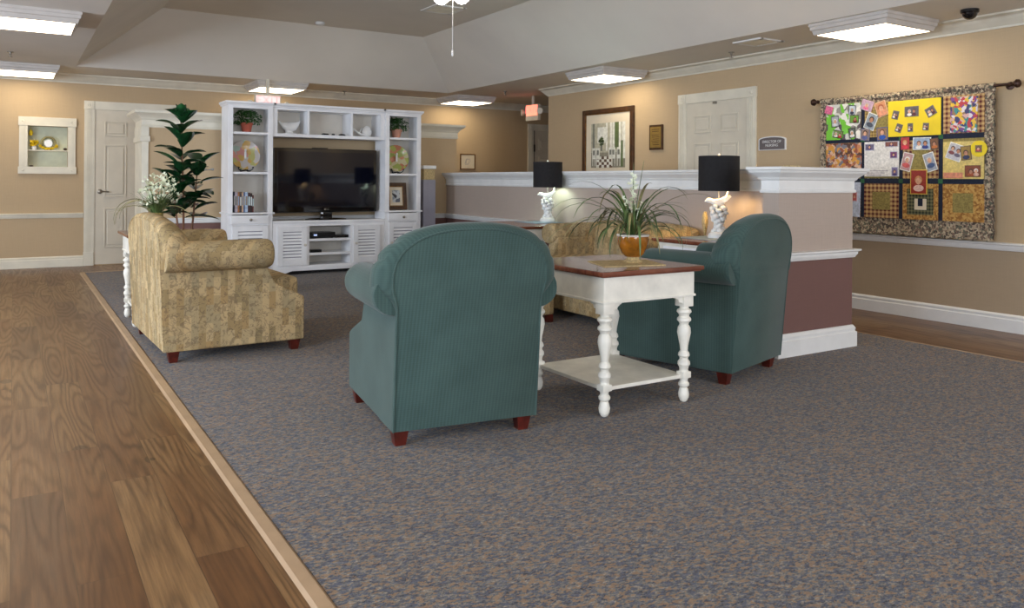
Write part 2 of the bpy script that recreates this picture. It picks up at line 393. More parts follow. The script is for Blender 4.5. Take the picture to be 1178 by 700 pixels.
# ceiling: flat ring with a raised tray
tx0, tx1, ty0, ty1 = 0.6, 5.40, -2.6, 10.4; k_ = 0.8; ZT = 3.0
b = MB()
O = [(-4.1, -4.1), (9.7, -4.1), (9.7, 11.5), (-4.1, 11.5)]; I = [(tx0, ty0), (tx1, ty0), (tx1, ty1), (tx0, ty1)]
T = [(tx0+k_, ty0+k_), (tx1-k_, ty0+k_), (tx1-k_, ty1-k_), (tx0+k_, ty1-k_)]
for i in range(4):
    j = (i+1) % 4
    b.poly([(*O[i], ZC), (*O[j], ZC), (*I[j], ZC), (*I[i], ZC)]); b.poly([(*I[i], ZC), (*I[j], ZC), (*T[j], ZT), (*T[i], ZT)])
b.poly([(*p, ZT) for p in T])
for i in range(4):
    j = (i+1) % 4; b.poly([(*O[i], ZC), (*O[j], ZC), (*O[j], ZT+0.1), (*O[i], ZT+0.1)])
b.poly([(*p, ZT+0.1) for p in O])
struct(b.build('ceiling', M['ceiling']))
# mouldings
CROWN = [(0, 2.275), (0.012, 2.275), (0.016, 2.29), (0.03, 2.297), (0.05, 2.325), (0.075, 2.345), (0.085, 2.36), (0.10, 2.366), (0.10, ZC), (0, ZC)]
BASE = [(0, 0), (0.018, 0), (0.018, 0.092), (0.012, 0.10), (0.014, 0.118), (0.006, 0.13), (0, 0.133)]
RAIL = [(0, 0.602), (0.01, 0.605), (0.014, 0.618), (0.02, 0.63), (0.02, 0.642), (0.032, 0.65), (0.032, 0.66), (0, 0.665)]
def run(name, prof, path, side, mat=M['trim']): bb = MB(); bb.mould(prof, path, side); return struct(bb.build(name, mat, smooth=True))
run('trim_4', CROWN, [(XR, -3.99), (XR, 9.12), (9.5, 9.12)], 1)
run('trim_5', CROWN, [(9.59, YB), (-3.99, YB)], 1)
run('baseboard_right', BASE, [(XR, -3.99), (XR, 5.45)], 1, M['white'])
run('baseboard_right_far', BASE, [(XR, 6.545), (XR, 9.12)], 1, M['white'])
run('trim_6', RAIL, [(XR, -3.99), (XR, 5.45)], 1, M['white'])
run('trim_7', RAIL, [(XR, 6.545), (XR, 9.12)], 1, M['white'])
run('baseboard_back', BASE, [(0.745, YB), (-3.99, YB)], 1)
run('trim_8', RAIL, [(0.745, YB), (-3.99, YB)], 1)
run('baseboard_back_far', BASE, [(7.34, YB), (1.85, YB)], 1)
run('trim_9', RAIL, [(7.34, YB), (1.85, YB)], 1)

# doors: built facing -Y with the left casing edge at x = 0, then placed
def door(num, loc, rz, w=1.09, knob_left=True, opening=0.0):
    r = bpy.data.objects.new('door_%d' % num, None); C.objects.link(r); r.location = loc; r.rotation_euler = (0, 0, rz); r['kind'] = 'structure'
    cw = 0.105; zt = 1.96
    b = MB()
    for x0 in (0, w-cw):
        b.box(x0, x0+cw, -0.022, 0, 0.0, zt, 0.003)
        for g in (0.03, 0.05, 0.07): b.box(x0+g-0.004, x0+g+0.004, -0.027, -0.021, 0.18, zt)
        b.box(x0-0.004, x0+cw+0.004, -0.03, 0, 0, 0.17, 0.004)
        b.box(x0-0.004, x0+cw+0.004, -0.03, 0, zt, zt+cw, 0.004)
        b.lathe([(0.036, 0), (0.036, 0.006), (0.022, 0.004), (0.012, 0.01)], 0, 0, 0, 16, M=Matrix.Translation((x0+cw/2, -0.029, zt+cw/2)) @ Matrix.Rotation(PI/2, 4, 'X'))
    b.box(cw, w-cw, -0.022, 0, zt, zt+cw, 0.003)
    b.box(cw, cw+0.012, -0.02, -0.001, 0, zt); b.box(w-cw-0.012, w-cw, -0.02, -0.001, 0, zt)
    b.build('casing', M['trim'], r)
    s = MB(); a0, a1 = cw+0.012, w-cw-0.012; dw = a1-a0
    s.box(a0, a1, -0.008, -0.001, 0.012, zt)
    for c0 in (a0+0.11*dw/0.85, a0+0.49*dw/0.85):
        pw = 0.25*dw/0.85
        for z0, z1 in ((0.22, 0.72), (0.86, 1.52), (1.63, 1.82)):
            s.mould([(0, -0.0), (0.012, 0.006), (0.022, 0.0)], [(0, 0)], 1) if False else None
            
            for q0, q1, r0, r1 in ((c0, c0+0.014, z0, z1), (c0+pw-0.014, c0+pw, z0, z1), (c0+0.014, c0+pw-0.014, z0, z0+0.014), (c0+0.014, c0+pw-0.014, z1-0.014, z1)): s.box(q0, q1, -0.018, -0.007, r0, r1, 0.003)
            s.box(c0+0.034, c0+pw-0.034, -0.019, -0.007, z0+0.034, z1-0.034, 0.006)
    s.build('slab', M['door'], r)
    kx = a0+0.06 if knob_left else a1-0.06
    kb = MB(); R = Matrix.Translation((kx, -0.008, 0.93)) @ Matrix.Rotation(PI/2, 4, 'X')
    kb.lathe([(0.03, 0), (0.03, 0.006), (0.01, 0.01), (0.01, 0.035)], n=16, M=R)
    kb.tube([(kx, -0.045, 0.93), (kx+0.05, -0.05, 0.93), (kx+0.1, -0.045, 0.925)], 0.009)
    kb.build('door_handle', M['metal'], r, smooth=True)
    return r
door(1, (0.75, YB, 0), 0, 1.09, True)
d2 = door(2, (XR, 6.545, 0), -PI/2, 1.09, True)
b = MB(); b.box(0.52, 0.56, -0.035, -0.008, 1.93, 1.955, 0.003); b.build('latch', M['metal'], d2)
d3 = door(3, (7.36, YB, 0), 0, 1.05, False)
b = MB(); b.box(0.118, 0.13, -0.02, -0.007, 0.01, 1.955)  # dark strip painted as the shade in the door gap; hinges follow
for z in (0.3, 0.95, 1.6): b.box(0.112, 0.136, -0.028, -0.019, z, z+0.12)
b.build('gap_shade_hinges', M['dark'], d3)
b = MB(); b.box(0.4, 0.66, -0.07, -0.012, 1.84, 1.9, 0.006); b.build('door_closer', M['metal'], d3)

# partition with cornice behind the television cabinet
px0, px1, py0, py1 = 1.19, 5.03, 9.45, 9.98
b = MB(); b.box(px0, px1, py0, py1, 0.64, 1.70); b.box(px0, px1, py0, py1, 0, 0.64, mi=1)
struct(b.build('wall_partition', [M['wall'], M['burgundy']]))
PCOR = [(0, 1.655), (0.012, 1.655), (0.018, 1.675), (0.012, 1.685), (0.012, 1.735), (0.022, 1.745), (0.03, 1.76), (0.055, 1.785), (0.075, 1.80), (0.09, 1.81), (0.09, 1.838), (0, 1.838)]
b = MB(); b.mould(PCOR, [(px0, py0), (px1, py0), (px1, py1), (px0, py1)], -1, closed=True)
b.box(px0, px1, py0, py1, 1.70, 1.836); struct(b.build('trim_10', M['trim']))
b = MB(); b.box(px0-0.012, px0+0.055, py0-0.014, py1+0.014, 0.0, 1.50, 0.003); b.box(px0-0.03, px0+0.07, py0-0.03, py1+0.03, 1.50, 1.56, 0.006); b.box(px0-0.02, px0+0.06, py0-0.02, py1+0.02, 1.56, 1.66, 0.004)
b.box(px0-0.03, px0+0.07, py0-0.03, py1+0.03, 0, 0.15, 0.004)
struct(b.build('trim_11', M['trim']))
# taupe L-shaped half wall
hA, hB = Vector((4.655, 3.445)), Vector((4.885, 9.45)); ht = 0.13
b = MB()
pier = [(4.045, 3.33), (4.655+ht, 3.33), (4.655+ht, 3.445), (4.885+ht, 9.45), (4.885, 9.45), (4.655, 3.455), (4.045, 3.455)]
b.prism([(x, y, 0.63) for x, y in pier], (0, 0, 0.56)); b.prism([(x, y, 0) for x, y in pier], (0, 0, 0.63), mi=1)
struct(b.build('wall_half', [M['taupe'], M['burgundy']]))
HCAP = [(0, 1.035), (0.014, 1.038), (0.016, 1.052), (0.008, 1.06), (0.008, 1.115), (0.018, 1.122), (0.024, 1.135), (0.042, 1.15), (0.06, 1.165), (0.065, 1.178), (0.075, 1.182), (0.075, 1.2), (0, 1.2)]
hp = [pier[4], pier[5], pier[6], pier[0], pier[1], pier[2], pier[3]]
b = MB(); b.mould(HCAP, hp, -1); b.prism([(x, y, 1.16) for x, y in pier], (0, 0, 0.0395)); struct(b.build('trim_12', M['white']))
HR = [(o*1.3, z) for o, z in RAIL]
b = MB(); b.mould(HR, hp, -1); struct(b.build('trim_13', M['white'], smooth=True))
HB = [(0, 0.0), (0.024, 0.0), (0.024, 0.105), (0.014, 0.112), (0.018, 0.13), (0.006, 0.15), (0, 0.152)]
b = MB(); b.mould(HB, hp, -1); struct(b.build('baseboard_half_wall', M['white'], smooth=True))
b = MB(); b.mould(RAIL, [(px0+0.06, py0), (4.86, py0)], -1); struct(b.build('trim_14', M['white'], smooth=True))
b = MB(); b.mould(BASE, [(px0+0.06, py0), (4.86, py0)], -1); struct(b.build('baseboard_partition', M['white'], smooth=True))

# ------------------------------------------------------------------ ceiling fixtures
def ceiling_light(x0, x1, y0, y1, label):
    cx, cy = (x0+x1)/2, (y0+y1)/2; hx, hy = (x1-x0)/2, (y1-y0)/2
    t = thing('ceiling_light', label, 'ceiling light', (cx, cy, ZC), 0, 'square ceiling light boxes')
    b = MB(); secs = []
    for d, z in ((0.045, 0.001), (0.045, -0.02), (0.038, -0.026), (0.036, -0.05), (0.026, -0.056), (0.016, -0.088), (0.0, -0.09)):
        secs.append([(-hx-d, -hy-d, z), (hx+d, -hy-d, z), (hx+d, hy+d, z), (-hx-d, hy+d, z)])
    b.loft(secs, cap=False); b.build('frame', M['fixture'], t)
    b = MB(); b.box(-hx, hx, -hy, hy, -0.089, -0.08); b.build('diffuser', M['panel'], t)
    return t
ceiling_light(-0.2, 0.40, 7.02, 7.60, 'square ceiling light box at upper left, the larger-looking of the two there')
ceiling_light(-0.2, 0.40, 10.47, 11.07, 'square ceiling light box near the wall above the small display niche')
ceiling_light(2.70, 3.28, 10.47, 11.07, 'square ceiling light box over the left end of the white cabinet, above an exit sign')
ceiling_light(5.62, 6.20, 10.5, 11.1, 'square ceiling light box right of the white cabinet near the yellow-lit back wall')
ceiling_light(5.56, 6.12, 6.98, 7.6, 'square ceiling light box above the framed dining room print')
ceiling_light(5.48, 6.06, 3.55, 4.15, 'square ceiling light box above the photo quilt')
for x, y in ((-0.2, 3.6), (-0.2, 0.2), (5.5, 0.2), (-3.0, 7.0), (-3.0, 2.0)):  # unseen boxes added because the room needs their light
    t = ceiling_light(x, x+0.6, y, y+0.6, 'square ceiling light box out of frame, added to light the room'); t['group'] = 'added ceiling light boxes out of frame'
def vent(loc, label, s=0.3):
    t = thing('ceiling_vent', label, 'vent', loc, 0)
    b = MB(); h = s/2
    for a in (-1, 1): b.box(a*h-0.02, a*h+0.02, -h-0.02, h+0.02, -0.012, 0); b.box(-h, h, a*h-0.02, a*h+0.02, -0.012, 0)
    b.build('frame', M['white'], t)
    b = MB()
    for i in range(7):
        y = -h+0.03+i*(s-0.06)/6; b.prism([(-h+0.02, y-0.012, -0.004), (-h+0.02, y+0.012, -0.012), (-h+0.02, y+0.014, -0.01), (-h+0.02, y-0.01, -0.002)], (s-0.04, 0, 0))
    b.build('louvre', M['exit_body'], t)
    b = MB(); b.box(-h+0.01, h-0.01, -h+0.01, h-0.01, -0.002, 0); b.build('duct_shade', M['dark'], t)  # dark sheet in place of the shade inside the duct
vent((4.03, 7.9, ZT), 'square white vent in the raised ceiling beside the fan pull chain', 0.34)
vent((5.72, 4.95, ZC), 'small white vent in the low ceiling between the light boxes at right', 0.28)
def sprinkler(x, y, label):
    t = thing('sprinkler_head', label, 'sprinkler', (x, y, ZC), 0)
    b = MB(); b.lathe([(0.03, 0), (0.03, -0.006), (0.012, -0.012), (0.009, -0.03), (0.005, -0.035), (0.005, -0.05), (0.02, -0.052), (0.02, -0.056)], n=12); b.build('head', M['metal'], t, smooth=True)
sprinkler(-0.03, 9.6, 'metal sprinkler head between the two left ceiling lights')
sprinkler(4.05, 11.05, 'metal sprinkler head above the television cabinet')
sprinkler(5.94, 9.7, 'metal sprinkler head above and left of the orange exit sign')
sprinkler(5.97, 5.5, 'metal sprinkler head left of the small right-hand vent')
b = MB(); b.lathe([(0.055, 0), (0.055, -0.02), (0.045, -0.032), (0.02, -0.036)], 3.13, 9.4, ZT, 20)
tag(b.build('smoke_detector', M['white'], smooth=True), 'round white smoke detector on the raised ceiling above the cabinet', 'smoke detector')
t = thing('dome_camera', 'black dome security camera on the ceiling at far right', 'camera', (5.935, 3.18, ZC))
b = MB(); b.lathe([(0.062, 0), (0.062, -0.02), (0.055, -0.028)], n=24); b.build('base_ring', M['black'], t, smooth=True)
b = MB(); b.lathe([(0.052, -0.026), (0.048, -0.045), (0.036, -0.062), (0.018, -0.072), (0.003, -0.074)], n=24); b.build('dome', M['gloss'], t, smooth=True)
# ceiling fan, its light globe and pull chain dip into view
t = thing('ceiling_fan', 'white ceiling fan whose glass light and pull chain hang at top centre', 'ceiling fan', (3.05, 5.86, ZT))
b = MB(); b.lathe([(0.07, 0), (0.07, -0.03), (0.03, -0.05), (0.018, -0.06), (0.018, -0.1), (0.09, -0.11), (0.11, -0.14), (0.11, -0.2), (0.08, -0.23), (0.06, -0.25)], n=24); b.build('motor', M['white'], t, smooth=True)
for i in range(5):
    bl = MB(); R = Matrix.Rotation(2*PI*i/5+0.3, 4, 'Z') @ Matrix.Rotation(0.2, 4, 'X')
    bl.M = Matrix.Translation((0, 0, -0.16)) @ R
    bl.box(0.1, 0.2, -0.02, 0.02, -0.006, 0.0); bl.prism([(0.18, -0.05, 0), (0.62, -0.07, 0), (0.66, -0.03, 0), (0.66, 0.03, 0), (0.62, 0.07, 0), (0.18, 0.05, 0)], (0, 0, 0.008))
    bl.build('blade', M['white'], t)
for i in range(3):
    a = 2*PI*i/3 + 4.0; gx, gy = 0.1*math.cos(a), 0.1*math.sin(a)
    g = MB(); g.lathe([(0.02, -0.24), (0.03, -0.27), (0.058, -0.32), (0.07, -0.36), (0.06, -0.40), (0.035, -0.425), (0.005, -0.435)], gx, gy, 0, 20); g.build('glass_globe', M['globe'], t, smooth=True)
b = MB(); b.tube([(0.02, -0.01, -0.25), (0.02, -0.01, -0.84)], 0.0022, 6); ch = b.build('pull_chain', M['ceramic'], t)
b = MB(); b.lathe([(0.003, -0.82), (0.009, -0.835), (0.01, -0.86), (0.004, -0.875)], 0.02, -0.01, 0, 12); b.build('chain_pull', M['ceramic'], ch, smooth=True)
# exit signs
t = thing('exit_sign', 'lit white exit sign with twin emergency lamps above the cabinet', 'exit sign', (2.775, 10.385, 2.085))
b = MB(); b.box(-0.165, 0.165, -0.02, 0.03, -0.09, 0.10, 0.006); b.build('housing', M['exit_body'], t)
b = MB(); b.box(-0.15, 0.15, -0.024, -0.02, -0.075, 0.085); b.build('face', M['exit_face'], t)
text('lettering', 'EXIT', 0.15, M['red_glow'], t, (0, -0.026, 0.025), (PI/2, 0, 0))
for sx in (-1, 1):
    b = MB(); b.tube([(sx*0.15, 0, -0.02), (sx*0.2, -0.01, -0.03)], 0.012)
    b.lathe([(0.02, 0), (0.045, 0.03), (0.05, 0.055), (0.045, 0.06)], n=16, M=Matrix.Translation((sx*0.21, 0, -0.03)) @ Matrix.Rotation(PI/2, 4, 'X') @ Matrix.Rotation(sx*0.5, 4, 'Y')); b.build('lamp_head', M['exit_body'], t, smooth=True)
b = MB(); b.box(-0.02, 0.02, -0.01, 0.02, 0.10, 0.305); b.build('mount', M['exit_body'], t)
t = thing('exit_sign', 'orange-red lit exit sign hanging near the wall corner right of centre', 'exit sign', (6.62, 10.0, 2.14), -1.5)
b = MB(); b.box(-0.15, 0.15, -0.025, 0.025, -0.13, 0.11, 0.006); b.build('housing', M['exit_body'], t)
b = MB(); b.box(-0.135, 0.135, -0.03, -0.025, -0.055, 0.1); b.build('face', emit('exit_red_face', (1.0, 0.12, 0.02), 1.3), t)
text('lettering', 'EXIT', 0.15, M['red_glow'], t, (0, -0.032, 0.025), (PI/2, 0, 0))
for sx in (-1, 1):
    b = MB(); b.tube([(sx*0.14, 0, 0.0), (sx*0.19, -0.01, 0.0)], 0.012)
    b.lathe([(0.02, 0), (0.045, 0.03), (0.05, 0.055), (0.045, 0.06)], n=16, M=Matrix.Translation((sx*0.2, 0, 0.0)) @ Matrix.Rotation(PI/2, 4, 'X') @ Matrix.Rotation(sx*0.5, 4, 'Y')); b.build('lamp_head', M['exit_body'], t, smooth=True)
b = MB(); b.box(-0.02, 0.02, -0.01, 0.01, 0.11, 0.241); b.build('mount', M['exit_body'], t)

# ------------------------------------------------------------------ upholstered seats
def back_outline(hw, H, b=0.0, e=0.82, n_arc=18):
    pts = [(hw, 0.07), (hw, 0.30), (hw, 0.50), (hw, 0.57), (hw+b*0.25, 0.605), (hw+b*0.7, 0.635), (hw+b, 0.665)]
    for i in range(n_arc+1):
        a = PI/2*i/n_arc
        pts.append(((hw+b)*math.cos(a)**e, 0.68+(H-0.68)*math.sin(a)**e))
    return pts
def armchair(label, cat, loc, rz, mat, W=0.645, H=0.915, D=0.80, arm_f=0.52, group=None, name='armchair', cushions=1, leg=M['mahog'], pleat=True, e=0.82, lean=0.085):
    """origin at the middle of the back bottom edge; faces local +y"""
    t = thing(name, label, cat, loc, rz, group); hw = W/2
    # body: two sides with sloped front plus the deck between
    b = MB()
    prof = [(0.012-lean*0.07, 0.065), (0.012-lean*0.6, 0.60), (arm_f-0.03, 0.60), (arm_f-0.01, 0.52), (arm_f+0.03, 0.44), (D-0.05, 0.365), (D, 0.34), (D, 0.065)]
    for s in (-1, 1):
        b.prism([(s*(hw-0.001), y, z) for y, z in prof], (-s*0.12, 0, 0))
    b.box(-hw+0.10, hw-0.10, 0.02, D-0.012, 0.065, 0.30)
    o = b.build('body', mat, t); md = o.modifiers.new('bevel', 'BEVEL'); md.width = 0.012; md.segments = 3; md.limit_method = 'ANGLE'
    # arms
    for s in (-1, 1):
        b = MB(); cx = s*(hw-0.002); secs = []
        for y, k in ((0.022-lean*0.6, 0.94), (0.03-lean*0.6, 0.98), (0.045-lean*0.6, 1.0), (0.12, 1.0), (0.3, 1.0), (arm_f-0.06, 1.0), (arm_f-0.02, 0.97), (arm_f-0.005, 0.88), (arm_f, 0.7)):
            ring = []
            for i in range(24):
                a = 2*PI*i/24; rx, rz_ = (0.094 if W < 1 else 0.112)*k, (0.086 if W < 1 else 0.092)*k
                wob = 0.0012*math.sin(60*y+i)
                ring.append((cx+(rx+wob)*math.cos(a), y, 0.628+(rz_)*math.sin(a)))
            secs.append(ring)
        b.loft(secs); b.build('arm', mat, t, smooth=True, auto=60)
    # back
    b = MB(); secs = []
    for f, fl, dh, k in ((0.0, 0.022, -0.024, 1.0), (0.004, 0.034, -0.012, 1.0), (0.02, 0.062, 0.0, 1.0), (0.045, 0.080, 0.005, 1.0), (0.07, 0.086, 0.003, 1.0), (0.10, 0.088, 0.0, 0.97), (0.135, 0.072, 0.0, 0.90), (0.165, 0.05, 0.0, 0.80), (0.19, 0.02, 0.0, 0.66), (0.21, -0.02, 0.0, 0.48)):
        half = back_outline(hw-(0.004 if f < 0.003 else 0), H+dh, fl, e); out = half + [(-x, z) for x, z in half[::-1][1:]]; n = len(out)
        if f == 0.0: out0 = out
        sec = []
        for i, (x, z) in enumerate(out):
            if z < 0.5: sec.append((x, f-lean*z, z)); continue
            g = 0
            if pleat and 0.04 < f < 0.2:
                for i0 in (11, 15, n-1-11, n-1-15): g += 0.013*math.exp(-((i-i0)/0.6)**2)
            c = Vector((0, 0.5)); v = Vector((x, 0.5+(z-0.5)*k))-c; L = v.length; v = v*(L-g)/L
            sec.append((c.x+v.x, f-lean*z, c.y+v.y))
        secs.append(sec)
    b.loft(secs); bk = b.build('backrest', mat, t, smooth=True, auto=50)
    b = MB(); b.tube([(x, 0.001-lean*z, z) for x, z in out0], 0.005, 6); b.build('piping', mat, bk, smooth=True)
    # seat cushions
    cw = (2*hw-0.25)/cushions
    for i in range(cushions):
        x0 = -hw+0.125+i*cw; b = MB(); b.box(x0+0.003, x0+cw-0.003, 0.27, D+0.01, 0.30, 0.455, 0.045); b.build('seat_cushion', mat, t, smooth=True, auto=80)
    for sx in (-1, 1):
        for y in (0.035, D-0.075):
            x = sx*(hw-0.045); b = MB()
            secs = []
            for z, h in ((0.0, 0.022), (0.075, 0.034)):
                secs.append([(x-h, y-h+0.02, z), (x+h, y-h+0.02, z), (x+h, y+h+0.02, z), (x-h, y+h+0.02, z)])
            b.loft(secs); b.build('leg', leg, t)
    return t
CZ = 0.008
armchair('teal green rolled-arm armchair in the centre, its back turned to the viewer', 'armchair', (1.626, 2.945, CZ), -0.138, M['green'], group='teal green armchairs')
armchair('teal green rolled-arm armchair at right, beside the end of the half wall', 'armchair', (3.56, 3.08, CZ), 0.29, M['green'], group='teal green armchairs')
armchair('tan leaf-patterned armchair at left beside the wood floor, facing right', 'armchair', (0.74, 5.60, CZ), -PI/2+0.03, M['beige'], W=1.13, H=0.865, D=0.84, arm_f=0.62, lean=0.045)
armchair('tan patterned sofa against the half wall between the two lamp tables', 'sofa', (4.62, 5.22, CZ), PI/2, M['beige'], W=1.16, H=0.745, D=0.93, arm_f=0.62, name='sofa', cushions=2, e=0.6, lean=0.03)
t = thing('ottoman', 'tan patterned ottoman partly hidden behind the central green armchair', 'ottoman', (3.33, 5.29, CZ))
b = MB(); b.box(-0.23, 0.23, -0.23, 0.23, 0.06, 0.34, 0.015); b.build('base', M['beige'], t)
b = MB(); b.box(-0.235, 0.235, -0.235, 0.235, 0.34, 0.43, 0.03); b.build('cushion', M['beige'], t, smooth=True, auto=80)
for sx in (-1, 1):
    for sy in (-1, 1):
        b = MB(); b.box(sx*0.2-0.025, sx*0.2+0.025, sy*0.2-0.025, sy*0.2+0.025, 0, 0.06, 0.004); b.build('leg', M['mahog'], t)

# ------------------------------------------------------------------ turned-leg tables
LEGP = [(0.010, 0), (0.018, 0.006), (0.025, 0.022), (0.027, 0.04), (0.022, 0.064), (0.018, 0.072), (0.027, 0.082), (0.028, 0.092), (0.02, 0.103), (0.02, 0.112), (0.026, 0.122), (0.026, 0.15), (0.021, 0.16), (0.024, 0.175), (0.031, 0.186),
        (0.030, 0.2), (0.021, 0.212), (0.022, 0.222), (0.029, 0.23), (0.027, 0.242), (0.019, 0.255), (0.021, 0.28), (0.029, 0.32), (0.034, 0.345), (0.031, 0.37), (0.022, 0.385), (0.025, 0.395), (0.035, 0.405), (0.034, 0.416), (0.024, 0.426), (0.027, 0.436), (0.037, 0.447), (0.034, 0.458), (0.022, 0.466), (0.022, 0.478)]
def side_table(label, loc, wx=0.64, wy=0.69, drawer=None, group='white tables with cherry wood tops and turned legs'):
    t = thing('side_table', label, 'table', loc, 0, group); hx, hy = wx/2, wy/2; ax, ay = hx-0.035, hy-0.035
    b = MB(); b.box(-hx, hx, -hy, hy, 0.658, 0.68, 0.006); b.box(-hx+0.012, hx-0.012, -hy+0.012, hy-0.012, 0.652, 0.66, 0.002); b.build('table_top', M['cherry'], t)
    b = MB(); b.box(-ax, ax, -ay, ay, 0.535, 0.652, 0.003); b.box(-ax-0.006, ax+0.006, -ay-0.006, ay+0.006, 0.528, 0.54, 0.003)
    for sx in (-1, 1):
        for sy in (-1, 1):
            x, y = sx*ax, sy*ay
            for dx, dy in ((-sx, 0), (0, -sy)):
                px, py = x-sx*0.03*abs(dy)-sx*0.012*0, y-sy*0.03*abs(dx)
                px = x if dx else x-sx*0.02; py = y if dy else y-sy*0.02
                br = [(0.05, 0.53), (0.125, 0.53), (0.112, 0.52), (0.095, 0.515), (0.09, 0.50), (0.07, 0.497), (0.062, 0.478), (0.05, 0.475)]
                if dx: b.prism([(x+dx*u, py-sy*0.008, z) for u, z in br], (0, sy*0.016, 0))
                else: b.prism([(px-sx*0.008, y+dy*u, z) for u, z in br], (sx*0.016, 0, 0))
    b.build('apron', M['tablewhite'], t)
    for sx in (-1, 1):
        for sy in (-1, 1):
            b = MB(); x, y = sx*(ax-0.034), sy*(ay-0.034); b.box(x-0.032, x+0.032, y-0.032, y+0.032, 0.476, 0.532, 0.003); b.lathe(LEGP, x, y, 0, 24); b.box(x-0.026, x+0.026, y-0.026, y+0.026, 0.12, 0.152, 0.004)
            b.build('leg', M['tablewhite'], t, smooth=True)
    b = MB(); b.box(-ax+0.03, ax-0.03, -ay+0.03, ay-0.03, 0.118, 0.136, 0.003); b.build('shelf', M['tablewhite'], t)
    if drawer == '-x':
        b = MB(); b.box(-ax-0.012, -ax+0.002, -ay+0.05, ay-0.05, 0.552, 0.64, 0.004); d = b.build('drawer', M['tablewhite'], t)
        b = MB(); b.box(-ax-0.0135, -ax-0.011, -ay+0.07, ay-0.07, 0.565, 0.628, 0.001); b.build('panel', M['cab'], d)
        b = MB(); b.ball((-ax-0.028, 0, 0.596), 0.014); b.tube([(-ax-0.01, 0, 0.596), (-ax-0.02, 0, 0.596)], 0.006); b.build('knob', M['bronze'], d, smooth=True)
    return t
TZ = 0.68+CZ
side_table('white turned-leg table in the foreground holding the amber pot of grass', (2.585, 3.185, CZ))
side_table('white turned-leg table behind the tan armchair holding white flowers', (1.045, 6.66, CZ), 0.69, 0.62)
side_table('white drawer table with a lamp beside the right green armchair', (4.32, 4.17, CZ), 0.62, 0.58, '-x')
side_table('white lamp table at the far end of the patterned sofa', (4.22, 6.5, CZ), 0.82, 0.9, '-x')

# ------------------------------------------------------------------ lamps
def bird_lamp(label, loc, rz, warm, watts, shade_r=0.148):
    t = thing('table_lamp', label, 'lamp', loc, rz, 'black drum-shade lamps with white bird bases')
    rnd = random.Random(5)
    b = MB(); b.lathe([(0.078, 0), (0.08, 0.012), (0.07, 0.03), (0.05, 0.045)], n=20)
    for i in range(34):
        f = i/33; z = 0.04+0.19*f; a = i*2.4; r = 0.034-0.014*math.sin(f*6.0)
        b.ball((r*math.cos(a), r*math.sin(a), z), 0.026+0.010*rnd.random(), 0.022, 0.018+0.010*rnd.random(), 1, wob=0.5, M=Matrix.Rotation(rnd.random()*3, 4, 'Z') @ Matrix.Rotation(rnd.random()-0.5, 4, 'X'))
    o = b.build('base', M['ceramic'], t, smooth=True, auto=70)
    b = MB()   # bird: beak and head at -x, tail raised at +x, wings folded up
    b.loft([[(x, r*0.85*math.cos(a), z+r*math.sin(a)) for a in [2*PI*i/14 for i in range(14)]] for x, z, r in
            ((-0.105, 0.268, 0.003), (-0.092, 0.272, 0.009), (-0.08, 0.276, 0.018), (-0.062, 0.274, 0.020), (-0.045, 0.264, 0.021), (-0.02, 0.255, 0.032), (0.01, 0.252, 0.036), (0.035, 0.262, 0.029), (0.05, 0.285, 0.020), (0.06, 0.315, 0.018), (0.068, 0.335, 0.016), (0.072, 0.342, 0.006))])
    for sg in (-1, 1):
        b.loft([[(x, sg*(y+dy), z) for dy in (0, 0.012)] + [(x+0.012, sg*(y+0.014), z-0.03*w), (x+0.012, sg*y, z-0.03*w)] for x, y, z, w in ((-0.035, 0.018, 0.275, 0.6), (0.0, 0.028, 0.285, 1), (0.035, 0.034, 0.295, 0.9), (0.07, 0.032, 0.315, 0.4))])
    b.build('bird', M['ceramic'], o, smooth=True, auto=50)
    b = MB(); b.tube([(0, 0, 0.24), (0, 0, 0.40)], 0.005); b.tube([(0, 0, 0.40), (0, 0, 0.44)], 0.014, 12); b.tube([(0.012, 0, 0.43), (0.04, 0, 0.5), (0.03, 0, 0.57), (0, 0, 0.60)], 0.0018, 6); b.tube([(-0.014, 0, 0.43), (-0.04, 0, 0.5), (-0.03, 0, 0.57), (0, 0, 0.60)], 0.0018, 6); b.build('stem', M['metal'], t, smooth=True)
    b = MB(); b.ball((0, 0, 0.485), 0.028, 0.028, 0.036); b.build('bulb', M['bulb_warm'] if warm else M['bulb_cool'], t, smooth=True)
    z0, z1 = 0.345, 0.602; R = shade_r
    b = MB(); b.lathe([(R, z0), (R, z1), (R-0.003, z1), (R-0.003, z0), (R, z0)], n=48, cap=False)
    b.b.faces.ensure_lookup_table()
    for f in b.b.faces:
        c = f.calc_center_median()
        if (c.x**2+c.y**2)**0.5 < R-0.002 and z0+0.005 < c.z < z1-0.005: f.material_index = 1
    for a in range(3): b.tube([(0, 0, z1-0.004), ((R-0.003)*math.cos(a*2.09), (R-0.003)*math.sin(a*2.09), z1-0.004)], 0.0015, 5)
    b.build('lamp_shade', [M['shade'], M['shade_in']], t, smooth=True)
    b = MB(); b.lathe([(0.004, 0.598), (0.008, 0.606), (0.009, 0.616), (0.003, 0.624)], n=12); b.build('finial', M['ceramic'], t, smooth=True)
    l = bpy.data.lights.new('lamp_light', 'POINT'); l.energy = watts; l.color = (1.0, 0.68, 0.30) if warm else (0.72, 1.0, 0.86); l.shadow_soft_size = 0.04
    lo = bpy.data.objects.new('lamp_light', l); C.objects.link(lo); lo.parent = t; lo.location = (0, 0, 0.42)
    return t
bird_lamp('black drum-shade lamp with white bird base on the nearer right-hand table, glowing warm', (4.41, 4.175, TZ+0.004), -0.56, True, 6)
bird_lamp('black drum-shade lamp with white bird base on the farther table, glowing pale', (4.60, 6.67, TZ+0.004), -0.56, False, 5)
